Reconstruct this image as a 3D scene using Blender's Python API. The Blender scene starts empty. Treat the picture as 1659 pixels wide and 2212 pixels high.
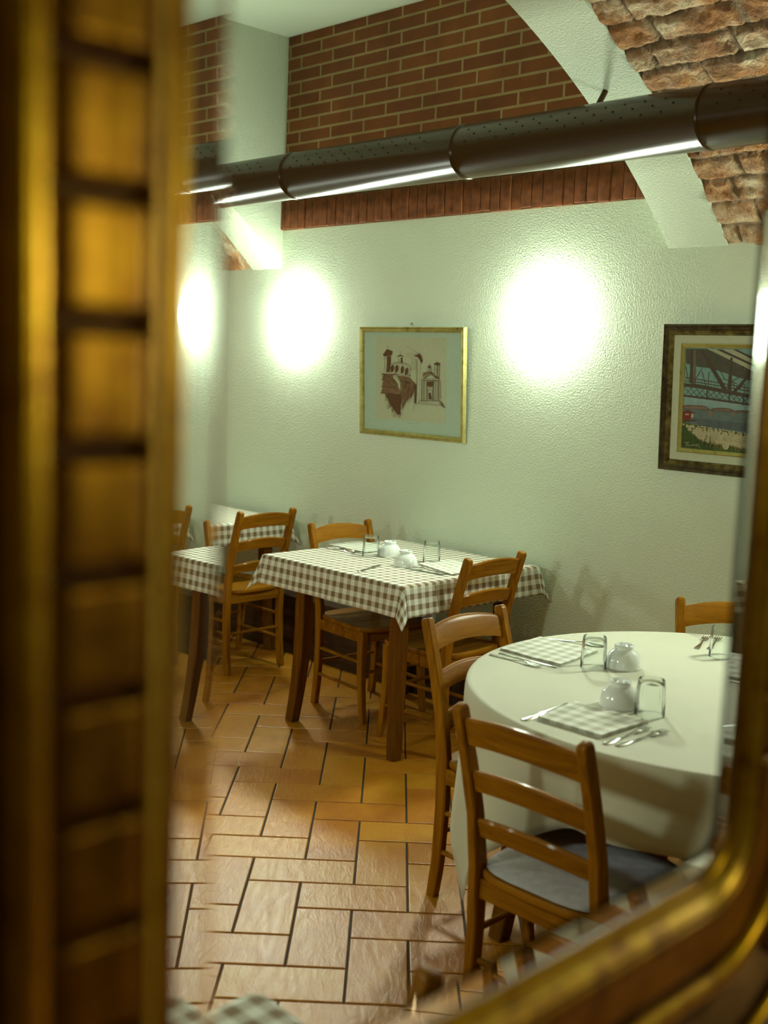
import bpy, bmesh, math, random
from mathutils import Vector, Matrix, noise
PI = math.pi
SC = bpy.context.scene
COL = SC.collection
random.seed(7)

# ---------------------------------------------------------------- camera
CAM = Vector((3.256, -2.655, 1.668))
cd = bpy.data.cameras.new('camera'); cam = bpy.data.objects.new('camera', cd); COL.objects.link(cam)
cr = Vector((0.6968, 0.7162, 0.0387)).normalized()
cf = Vector((-0.7074, 0.6951, -0.1282)); cf = (cf - cr * cf.dot(cr)).normalized()
cu = cr.cross(cf)
cam.matrix_world = Matrix(((cr.x, cu.x, -cf.x, CAM.x), (cr.y, cu.y, -cf.y, CAM.y), (cr.z, cu.z, -cf.z, CAM.z), (0, 0, 0, 1)))
cd.sensor_fit = 'VERTICAL'; cd.sensor_height = 36.0; cd.sensor_width = 27.0
cd.lens = 2455.9 / 2212.0 * 36.0
cd.clip_start = 0.02; cd.clip_end = 60
cd.dof.use_dof = True; cd.dof.focus_distance = 4.35; cd.dof.aperture_fstop = 2.75
SC.camera = cam

# ---------------------------------------------------------------- world, exposure
w = bpy.data.worlds.new('world'); SC.world = w; w.use_nodes = True
w.node_tree.nodes['Background'].inputs[0].default_value = (0.75, 0.8, 0.5, 1)
w.node_tree.nodes['Background'].inputs[1].default_value = 0.02
vs = SC.view_settings
vs.view_transform = 'Standard'; vs.look = 'None'; vs.gamma = 1.0; vs.use_curve_mapping = False
vs.exposure = 0.36
SC.cycles.max_bounces = 6; SC.cycles.diffuse_bounces = 3; SC.cycles.glossy_bounces = 3; SC.cycles.transmission_bounces = 5
SC.cycles.caustics_reflective = False; SC.cycles.caustics_refractive = False; SC.cycles.adaptive_threshold = 0.08; SC.cycles.adaptive_min_samples = 16
LAMP_POWER = 180.0
LAMP_COLOR = (0.90, 1.0, 0.82)

# ---------------------------------------------------------------- object helpers
def tag(o, label=None, cat=None, group=None, kind=None):
    if label: o['label'] = label
    if cat: o['category'] = cat
    if group: o['group'] = group
    if kind: o['kind'] = kind
    return o

def empty(name, loc=(0, 0, 0), rz=0.0):
    o = bpy.data.objects.new(name, None); COL.objects.link(o)
    o.location = loc; o.rotation_euler = (0, 0, rz); o.empty_display_size = 0.05
    return o

def copy_tree(o, parent=None):
    c = o.copy(); COL.objects.link(c); c.parent = parent
    for ch in list(o.children): copy_tree(ch, c)
    return c

class MB:
    """collects shapes and links them as one mesh object"""
    def __init__(s): s.v = []; s.f = []; s.uv = {}
    def add(s, vs_, fs, M=None):
        b = len(s.v)
        for p in vs_:
            p = Vector(p); s.v.append(M @ p if M else p)
        for f in fs: s.f.append(tuple(i + b for i in f))
        return b
    def box(s, lo, hi, M=None, bev=0.0):
        x0, y0, z0 = lo; x1, y1, z1 = hi
        if bev <= 0:
            s.add([(x0,y0,z0),(x1,y0,z0),(x1,y1,z0),(x0,y1,z0),(x0,y0,z1),(x1,y0,z1),(x1,y1,z1),(x0,y1,z1)],
                  [(0,3,2,1),(4,5,6,7),(0,1,5,4),(1,2,6,5),(2,3,7,6),(3,0,4,7)], M); return
        bm = bmesh.new(); bmesh.ops.create_cube(bm, size=1)
        for v in bm.verts: v.co = Vector(((x0+x1)/2 + v.co.x*(x1-x0), (y0+y1)/2 + v.co.y*(y1-y0), (z0+z1)/2 + v.co.z*(z1-z0)))
        bmesh.ops.bevel(bm, geom=bm.edges[:] + bm.verts[:], offset=bev, segments=2, profile=0.6, affect='EDGES')
        bm.verts.index_update()
        s.add([v.co.copy() for v in bm.verts], [tuple(v.index for v in f.verts) for f in bm.faces], M); bm.free()
    def lathe(s, prof, n=32, M=None, flute=None, cap0=False, cap1=False):
        vs_ = []
        for k, (r, z) in enumerate(prof):
            for i in range(n):
                a = 2*PI*i/n; rr = r
                if flute: rr = r + flute(a, z, k)
                vs_.append((rr*math.cos(a), rr*math.sin(a), z))
        fs = []
        for k in range(len(prof)-1):
            for i in range(n):
                j = (i+1) % n
                fs.append((k*n+i, k*n+j, (k+1)*n+j, (k+1)*n+i))
        if cap0: fs.append(tuple(range(n-1, -1, -1)))
        if cap1: fs.append(tuple((len(prof)-1)*n+i for i in range(n)))
        s.add(vs_, fs, M)
    def sweep(s, path, section, ups=None, closed=False, scale=None, M=None, cap=True):
        """section: list of (a, b) offsets along side / up vectors"""
        n = len(path); m = len(section); vs_ = []
        P = [Vector(p) for p in path]
        for i in range(n):
            if closed: t = (P[(i+1) % n] - P[i-1]).normalized()
            else: t = (P[min(i+1, n-1)] - P[max(i-1, 0)]).normalized()
            up = Vector(ups[i] if ups else (0, 0, 1))
            sd = t.cross(up).normalized(); u = sd.cross(t).normalized()
            k = scale[i] if scale else (1, 1)
            for a, b in section: vs_.append(P[i] + sd*a*k[0] + u*b*k[1])
        fs = []
        for i in range(n if closed else n-1):
            i2 = (i+1) % n
            for j in range(m):
                j2 = (j+1) % m
                fs.append((i*m+j, i2*m+j, i2*m+j2, i*m+j2))
        if cap and not closed:
            fs.append(tuple(range(m-1, -1, -1))); fs.append(tuple((n-1)*m+j for j in range(m)))
        s.add(vs_, fs, M)
    def tube(s, path, r, n=8, closed=False, M=None, radii=None):
        sec = [(r*math.cos(2*PI*i/n), r*math.sin(2*PI*i/n)) for i in range(n)]
        d = Vector(path[-1]) - Vector(path[0])
        up = (0, 0, 1) if abs(d.normalized().z) < .9 or closed else (0, 1, 0)
        s.sweep(path, sec, ups=[up]*len(path), closed=closed, M=M, scale=[(k/r, k/r) for k in radii] if radii else None)
    def grid(s, nx, ny, fn, uvfn=None):
        b = len(s.v)
        for j in range(ny+1):
            for i in range(nx+1):
                s.v.append(Vector(fn(i, j)))
                if uvfn: s.uv[len(s.v)-1] = uvfn(i, j)
        for j in range(ny):
            for i in range(nx):
                a = b + j*(nx+1) + i
                s.f.append((a, a+1, a+nx+2, a+nx+1))
    def build(s, name, mat, parent=None, smooth=35, solid=0.0, mods=None, fix=True):
        me = bpy.data.meshes.new(name)
        me.from_pydata([tuple(v) for v in s.v], [], s.f)
        me.materials.append(mat)
        if s.uv:
            l = me.uv_layers.new(name='UVMap')
            for lp in me.loops: l.data[lp.index].uv = s.uv.get(lp.vertex_index, (0, 0))
        if fix:
            bm = bmesh.new(); bm.from_mesh(me); bmesh.ops.recalc_face_normals(bm, faces=bm.faces[:]); bm.to_mesh(me); bm.free()
        me.validate(); me.update()
        if smooth:
            me.shade_smooth(); me.set_sharp_from_angle(angle=math.radians(smooth))
        o = bpy.data.objects.new(name, me); COL.objects.link(o)
        if parent: o.parent = parent
        if solid:
            m = o.modifiers.new('thick', 'SOLIDIFY'); m.thickness = solid; m.offset = 0
        return o

# ---------------------------------------------------------------- materials
MATS = {}
def newmat(name):
    m = bpy.data.materials.new(name); m.use_nodes = True
    nt = m.node_tree; b = nt.nodes['Principled BSDF']
    MATS[name] = m
    return m, nt, b
def N(nt, typ, **kw):
    n = nt.nodes.new(typ)
    for k, v in kw.items():
        if hasattr(n, k): setattr(n, k, v)
        else: n.inputs[k.replace('_', ' ')].default_value = v
    return n
def ramp(nt, fac, stops):
    r = nt.nodes.new('ShaderNodeValToRGB'); cr_ = r.color_ramp
    while len(cr_.elements) < len(stops): cr_.elements.new(0.5)
    for e, (p, c) in zip(cr_.elements, stops): e.position = p; e.color = (*c, 1)
    nt.links.new(fac, r.inputs[0]); return r.outputs[0]
def mapping(nt, coord='Object', scale=(1, 1, 1), rot=(0, 0, 0)):
    tc = nt.nodes.new('ShaderNodeTexCoord'); mp = nt.nodes.new('ShaderNodeMapping')
    mp.inputs['Scale'].default_value = scale; mp.inputs['Rotation'].default_value = rot
    nt.links.new(tc.outputs[coord], mp.inputs[0]); return mp.outputs[0]
def bump(nt, b, h, strength=0.3, dist=0.01):
    n = nt.nodes.new('ShaderNodeBump'); n.inputs['Strength'].default_value = strength; n.inputs['Distance'].default_value = dist
    nt.links.new(h, n.inputs['Height']); nt.links.new(n.outputs[0], b.inputs['Normal']); return n
def simple(name, col, rough=0.5, metal=0.0, coat=0.0, nscale=40.0, var=0.12, bmp=0.0):
    m, nt, b = newmat(name)
    t = N(nt, 'ShaderNodeTexNoise', Scale=nscale, Detail=3.0); nt.links.new(mapping(nt), t.inputs[0])
    c = ramp(nt, t.outputs[0], [(0.3, tuple(x*(1-var) for x in col)), (0.7, tuple(min(1, x*(1+var)) for x in col))])
    nt.links.new(c, b.inputs['Base Color'])
    b.inputs['Roughness'].default_value = rough; b.inputs['Metallic'].default_value = metal; b.inputs['Coat Weight'].default_value = coat
    if bmp: bump(nt, b, t.outputs[0], bmp, 0.002)
    return m

def plaster(name, col, bs=0.5):
    m, nt, b = newmat(name)
    mp = mapping(nt)
    t = N(nt, 'ShaderNodeTexNoise', Scale=130.0, Detail=2.0, Roughness=0.55); nt.links.new(mp, t.inputs[0])
    t2 = N(nt, 'ShaderNodeTexNoise', Scale=1.4, Detail=2.0); nt.links.new(mp, t2.inputs[0])
    nt.links.new(ramp(nt, t2.outputs[0], [(0.3, tuple(x*.93 for x in col)), (0.7, col)]), b.inputs['Base Color'])
    b.inputs['Roughness'].default_value = 0.85
    bump(nt, b, t.outputs[0], bs, 0.006)
    return m
M_WALL = plaster('wall_plaster', (0.74, 0.86, 0.68))
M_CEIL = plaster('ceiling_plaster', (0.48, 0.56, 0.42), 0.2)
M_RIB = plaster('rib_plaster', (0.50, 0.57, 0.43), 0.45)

def brick_clean(name, vertical=False):
    m, nt, b = newmat(name)
    tc = nt.nodes.new('ShaderNodeTexCoord')
    t = N(nt, 'ShaderNodeTexBrick', Scale=1.0)
    t.offset = 0.37 if not vertical else 0.0
    t.inputs['Brick Width'].default_value = 0.262 if not vertical else 0.064
    t.inputs['Row Height'].default_value = 0.067 if not vertical else 0.6
    t.inputs['Mortar Size'].default_value = 0.0075 if not vertical else 0.003
    t.inputs['Mortar Smooth'].default_value = 0.3
    t.inputs['Color1'].default_value = (0.17, 0.053, 0.007, 1); t.inputs['Color2'].default_value = (0.13, 0.038, 0.005, 1)
    t.inputs['Mortar'].default_value = (0.27, 0.19, 0.075, 1) if not vertical else (0.26, 0.15, 0.07, 1)
    t.inputs['Bias'].default_value = 0.0
    nt.links.new(tc.outputs['UV'], t.inputs['Vector'])
    n = N(nt, 'ShaderNodeTexNoise', Scale=60.0, Detail=5.0, Roughness=0.7); nt.links.new(tc.outputs['Object'], n.inputs[0])
    n2 = N(nt, 'ShaderNodeTexNoise', Scale=6.0, Detail=4.0); nt.links.new(tc.outputs['Object'], n2.inputs[0])
    mx = N(nt, 'ShaderNodeMix', data_type='RGBA', blend_type='MULTIPLY'); mx.inputs['Factor'].default_value = 0.6
    nt.links.new(t.outputs['Color'], mx.inputs['A'])
    nt.links.new(ramp(nt, n2.outputs[0], [(0.3, (0.72, 0.72, 0.72)), (0.7, (1.25, 1.25, 1.25))]), mx.inputs['B'])
    nt.links.new(mx.outputs['Result'], b.inputs['Base Color'])
    ma = N(nt, 'ShaderNodeMath', operation='MULTIPLY_ADD'); ma.inputs[1].default_value = -1.0
    nt.links.new(t.outputs['Fac'], ma.inputs[0]); 
    mm = N(nt, 'ShaderNodeMath', operation='MULTIPLY'); mm.inputs[1].default_value = 0.5; nt.links.new(n.outputs[0], mm.inputs[0]); nt.links.new(mm.outputs[0], ma.inputs[2])
    bump(nt, b, ma.outputs[0], 0.6, 0.006)
    b.inputs['Roughness'].default_value = 0.9
    return m
M_BRICK = brick_clean('wall_brick')
M_SOLDIER = simple('header_brick', (0.20, 0.062, 0.016), 0.9, nscale=22.0, var=0.35, bmp=0.6); M_MORTAR = simple('mortar', (0.22, 0.13, 0.06), 0.95)

def brick_rough():
    m, nt, b = newmat('vault_brick')
    mp = mapping(nt)
    n = N(nt, 'ShaderNodeTexNoise', Scale=9.0, Detail=5.0, Roughness=0.7); nt.links.new(mp, n.inputs[0])
    n2 = N(nt, 'ShaderNodeTexNoise', Scale=3.2, Detail=3.0); nt.links.new(mp, n2.inputs[0])
    c1 = ramp(nt, n.outputs[0], [(0.30, (0.22, 0.09, 0.03)), (0.46, (0.42, 0.26, 0.13)), (0.60, (0.60, 0.50, 0.32)), (0.8, (0.64, 0.60, 0.42))])
    c2 = ramp(nt, n.outputs[0], [(0.30, (0.22, 0.08, 0.02)), (0.6, (0.40, 0.18, 0.05)), (0.85, (0.50, 0.32, 0.15))])
    mx = N(nt, 'ShaderNodeMix', data_type='RGBA'); nt.links.new(ramp(nt, n2.outputs[0], [(0.42, (0, 0, 0)), (0.56, (1, 1, 1))]), mx.inputs['Factor'])
    nt.links.new(c1, mx.inputs['A']); nt.links.new(c2, mx.inputs['B'])
    at = N(nt, 'ShaderNodeAttribute', attribute_name='joint')
    mj = N(nt, 'ShaderNodeMix', data_type='RGBA'); nt.links.new(at.outputs['Fac'], mj.inputs['Factor'])
    nt.links.new(mx.outputs['Result'], mj.inputs['A']); mj.inputs['B'].default_value = (0.26, 0.18, 0.10, 1)
    nt.links.new(mj.outputs['Result'], b.inputs['Base Color'])
    n3 = N(nt, 'ShaderNodeTexNoise', Scale=28.0, Detail=5.0, Roughness=0.65, Distortion=0.6); nt.links.new(mp, n3.inputs[0])
    bump(nt, b, n3.outputs[0], 1.0, 0.03)
    b.inputs['Roughness'].default_value = 0.95
    return m
M_VAULT = brick_rough()

def tile_mat():
    m, nt, b = newmat('terracotta_tile')
    mp = mapping(nt)
    at = N(nt, 'ShaderNodeAttribute', attribute_name='tone')
    n = N(nt, 'ShaderNodeTexNoise', Scale=7.0, Detail=5.0, Roughness=0.6); nt.links.new(mp, n.inputs[0])
    a = N(nt, 'ShaderNodeMath', operation='MULTIPLY_ADD'); a.inputs[1].default_value = 0.35
    nt.links.new(at.outputs['Fac'], a.inputs[0]); nt.links.new(n.outputs[0], a.inputs[2])
    c = ramp(nt, a.outputs[0], [(0.35, (0.36, 0.115, 0.004)), (0.65, (0.46, 0.175, 0.006)), (0.95, (0.50, 0.23, 0.012))])
    nt.links.new(c, b.inputs['Base Color'])
    mp2 = mapping(nt, scale=(1, 1, 1), rot=(0, 0, PI/4))
    mpp = nt.nodes.new('ShaderNodeMapping'); mpp.inputs['Scale'].default_value = (8, 26, 20); nt.links.new(mp2, mpp.inputs[0])
    n2 = N(nt, 'ShaderNodeTexNoise', Scale=1.5, Detail=5.0, Roughness=0.62, Distortion=0.8); nt.links.new(mpp.outputs[0], n2.inputs[0])
    bump(nt, b, n2.outputs[0], 0.42, 0.006)
    b.inputs['Roughness'].default_value = 0.37
    b.inputs['Specular IOR Level'].default_value = 0.6
    return m
M_TILE = tile_mat(); M_GROUT = simple('floor_grout', (0.035, 0.026, 0.014), 0.9)

def wood(name, axis, cols, rough=0.50, coat=0.05):
    m, nt, b = newmat(name)
    sc = [34, 34, 34]; sc['xyz'.index(axis)] = 2.2
    mp = mapping(nt, scale=tuple(sc))
    n = N(nt, 'ShaderNodeTexNoise', Scale=1.3, Detail=4.0, Roughness=0.6, Distortion=0.5); nt.links.new(mp, n.inputs[0])
    nt.links.new(ramp(nt, n.outputs[0], [(0.3, cols[0]), (0.52, cols[1]), (0.75, cols[2])]), b.inputs['Base Color'])
    b.inputs['Roughness'].default_value = rough; b.inputs['Coat Weight'].default_value = coat; b.inputs['Coat Roughness'].default_value = 0.10; b.inputs['Specular IOR Level'].default_value = 0.07
    bump(nt, b, n.outputs[0], 0.08, 0.002)
    return m
HONEY = ((0.18, 0.068, 0.003), (0.28, 0.112, 0.004), (0.37, 0.160, 0.006))
W_X = wood('chair_wood_across', 'x', HONEY); W_Y = wood('chair_wood_deep', 'y', HONEY); W_Z = wood('chair_wood_upright', 'z', HONEY)
DARKW = ((0.09, 0.032, 0.002), (0.14, 0.052, 0.003), (0.19, 0.073, 0.005))
WT_Z = wood('table_wood_upright', 'z', DARKW); WT_X = wood('table_wood_across', 'x', DARKW)
M_SKIRT = wood('skirting_wood', 'x', ((0.035, 0.018, 0.008), (0.055, 0.028, 0.012), (0.075, 0.04, 0.018)), 0.5, 0.1)

def gingham(name, white=(0.74, 0.78, 0.66), dark=(0.20, 0.130, 0.052), sq=0.0225):
    m, nt, b = newmat(name)
    tc = nt.nodes.new('ShaderNodeTexCoord'); sp = nt.nodes.new('ShaderNodeSeparateXYZ'); nt.links.new(tc.outputs['UV'], sp.inputs[0])
    outs = []
    for ax in ('X', 'Y'):
        d = N(nt, 'ShaderNodeMath', operation='MULTIPLY'); d.inputs[1].default_value = 1/(2*sq); nt.links.new(sp.outputs[ax], d.inputs[0])
        f = N(nt, 'ShaderNodeMath', operation='FRACT'); nt.links.new(d.outputs[0], f.inputs[0])
        g = N(nt, 'ShaderNodeMath', operation='LESS_THAN'); g.inputs[1].default_value = 0.5; nt.links.new(f.outputs[0], g.inputs[0]); outs.append(g)
    s = N(nt, 'ShaderNodeMath', operation='ADD'); nt.links.new(outs[0].outputs[0], s.inputs[0]); nt.links.new(outs[1].outputs[0], s.inputs[1])
    h = N(nt, 'ShaderNodeMath', operation='MULTIPLY'); h.inputs[1].default_value = 0.5; nt.links.new(s.outputs[0], h.inputs[0])
    mid = tuple((a*0.50+c*0.50) for a, c in zip(white, dark))
    c = ramp(nt, h.outputs[0], [(0.0, white), (0.5, mid), (1.0, dark)])
    nt.links.new(c, b.inputs['Base Color']); b.inputs['Roughness'].default_value = 0.9; b.inputs['Sheen Weight'].default_value = 0.15
    n = N(nt, 'ShaderNodeTexNoise', Scale=600.0); nt.links.new(tc.outputs['UV'], n.inputs[0]); bump(nt, b, n.outputs[0], 0.15, 0.001)
    return m
M_GING = gingham('gingham_cloth')
def cloth_plain():
    m, nt, b = newmat('plain_cloth')
    mp = mapping(nt)
    n = N(nt, 'ShaderNodeTexNoise', Scale=2.5, Detail=3.0); nt.links.new(mp, n.inputs[0])
    nt.links.new(ramp(nt, n.outputs[0], [(0.3, (0.52, 0.53, 0.39)), (0.7, (0.57, 0.58, 0.43))]), b.inputs['Base Color'])
    n2 = N(nt, 'ShaderNodeTexNoise', Scale=14.0, Detail=3.0); nt.links.new(mp, n2.inputs[0])
    bump(nt, b, n2.outputs[0], 0.15, 0.006)
    b.inputs['Roughness'].default_value = 0.85; b.inputs['Sheen Weight'].default_value = 0.2
    return m
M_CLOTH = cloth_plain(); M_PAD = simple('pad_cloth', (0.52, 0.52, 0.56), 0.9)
M_STEEL = simple('cutlery_steel', (0.55, 0.57, 0.53), 0.18, 1.0)
M_PORC = simple('white_porcelain', (0.85, 0.91, 0.88), 0.12, 0.0, 0.6, 20, 0.02)
def glassmat(name, ior=1.45, col=(0.96, 1.0, 0.97)):
    m, nt, b = newmat(name)
    b.inputs['Base Color'].default_value = (*col, 1); b.inputs['Transmission Weight'].default_value = 1.0
    b.inputs['Roughness'].default_value = 0.0; b.inputs['IOR'].default_value = ior
    return m
def thinglass():
    m = bpy.data.materials.new('tumbler_glass'); m.use_nodes = True; nt = m.node_tree; nt.nodes.remove(nt.nodes['Principled BSDF'])
    t = nt.nodes.new('ShaderNodeBsdfTransparent'); t.inputs[0].default_value = (0.985, 1.0, 0.992, 1)
    g = nt.nodes.new('ShaderNodeBsdfGlossy'); g.inputs[0].default_value = (1, 1, 1, 1); g.inputs['Roughness'].default_value = 0.14
    lw = nt.nodes.new('ShaderNodeLayerWeight'); lw.inputs[0].default_value = 0.17
    mx = nt.nodes.new('ShaderNodeMixShader'); nt.links.new(lw.outputs['Fresnel'], mx.inputs[0]); nt.links.new(t.outputs[0], mx.inputs[1]); nt.links.new(g.outputs[0], mx.inputs[2])
    nt.links.new(mx.outputs[0], nt.nodes['Material Output'].inputs[0]); return m
M_GLASS = thinglass(); M_BEVEL = glassmat('bevelled_glass', 1.5, (1, 1, 1))
def clearpane():
    m = bpy.data.materials.new('clear_pane'); m.use_nodes = True; nt = m.node_tree
    nt.nodes.remove(nt.nodes['Principled BSDF']); t = nt.nodes.new('ShaderNodeBsdfTransparent'); t.inputs[0].default_value = (1, 1, 1, 1)
    nt.links.new(t.outputs[0], nt.nodes['Material Output'].inputs[0]); return m
M_PANE = clearpane()
def duct():
    m, nt, b = newmat('duct_metal')
    b.inputs['Base Color'].default_value = (0.045, 0.022, 0.005, 1); b.inputs['Metallic'].default_value = 0.0; b.inputs['Roughness'].default_value = 0.22
    b.inputs['Specular IOR Level'].default_value = 0.22
    return m
M_DUCT = duct(); M_HOLE = simple('duct_hole', (0.006, 0.004, 0.002), 0.9)
def gold(name, c0, c1, c2, metal=0.75, rough=0.35):
    m, nt, b = newmat(name); mp = mapping(nt)
    n = N(nt, 'ShaderNodeTexNoise', Scale=30.0, Detail=6.0, Roughness=0.65); nt.links.new(mp, n.inputs[0])
    nt.links.new(ramp(nt, n.outputs[0], [(0.32, c0), (0.45, c1), (0.7, c2)]), b.inputs['Base Color'])
    b.inputs['Metallic'].default_value = metal; b.inputs['Roughness'].default_value = rough
    bump(nt, b, n.outputs[0], 0.25, 0.002)
    return m
M_GOLD = gold('frame_gilt', (0.20, 0.07, 0.001), (0.46, 0.215, 0.002), (0.60, 0.32, 0.010), 0.92, 0.30)
M_GOLDDK = gold('frame_bronze', (0.05, 0.018, 0.0005), (0.10, 0.036, 0.001), (0.15, 0.06, 0.0015), 0.7, 0.45)
M_SLOPE_LIT = gold('lit_slope_gilt', (0.30, 0.11, 0.002), (0.64, 0.32, 0.004), (0.85, 0.50, 0.03), 0.6, 0.34)  # brighter gilt: light caught by the inner slope is put into the colour
M_CARVE = gold('frame_carving', (0.16, 0.055, 0.001), (0.30, 0.12, 0.0015), (0.40, 0.18, 0.003), 0.85, 0.34)
M_PGOLD = gold('picture_gilt', (0.30, 0.25, 0.06), (0.50, 0.45, 0.14), (0.62, 0.56, 0.22), 0.6, 0.35)
M_PDARK = gold('picture_dark', (0.03, 0.018, 0.008), (0.06, 0.04, 0.018), (0.14, 0.11, 0.04), 0.3, 0.35)
def lampmat(name='lamp_glass', k=1.0):
    m, nt, b = newmat(name)
    b.inputs['Base Color'].default_value = (0.9, 0.9, 0.85, 1)
    b.inputs['Emission Color'].default_value = (*LAMP_COLOR, 1); b.inputs['Emission Strength'].default_value = LAMP_POWER*k
    return m
M_LAMP = lampmat(); M_LAMP_DIM = lampmat('dim_lamp_glass', 0.22); M_LAMP_FILL = lampmat('fill_lamp_glass', 0.52); M_WALLDK = plaster('bounce_cut_plaster', (0.16, 0.12, 0.06), 0.3); M_PRIB = gold('picture_ribbed', (0.05, 0.035, 0.01), (0.16, 0.12, 0.035), (0.42, 0.36, 0.14), 0.5, 0.4); M_WHITE = simple('white_metal', (0.75, 0.75, 0.7), 0.4)  # M_WALLDK: unseen walls and partition, made dark to cut bounced fill light
ART = {}
for k, c in dict(ink=(0.13, 0.062, 0.022), ink2=(0.24, 0.15, 0.075), paper=(0.54, 0.60, 0.42), mat=(0.48, 0.66, 0.53), matw=(0.58, 0.64, 0.46),
                 sky=(0.20, 0.38, 0.36), sky2=(0.27, 0.42, 0.42), under=(0.085, 0.085, 0.06), pale=(0.42, 0.45, 0.32), steel=(0.085, 0.062, 0.04), steel2=(0.17, 0.145, 0.10),
                 far=(0.15, 0.10, 0.07), far2=(0.23, 0.17, 0.12), river=(0.13, 0.18, 0.18), river2=(0.10, 0.13, 0.14), red=(0.22, 0.03, 0.018), sheep=(0.50, 0.47, 0.29),
                 wool=(0.25, 0.19, 0.09), grass=(0.08, 0.13, 0.02), grass2=(0.045, 0.085, 0.012)).items():
    ART[k] = simple('art_' + k, c, 0.7, nscale=60, var=0.03 if k in ('mat', 'matw', 'paper') else 0.12)

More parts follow.
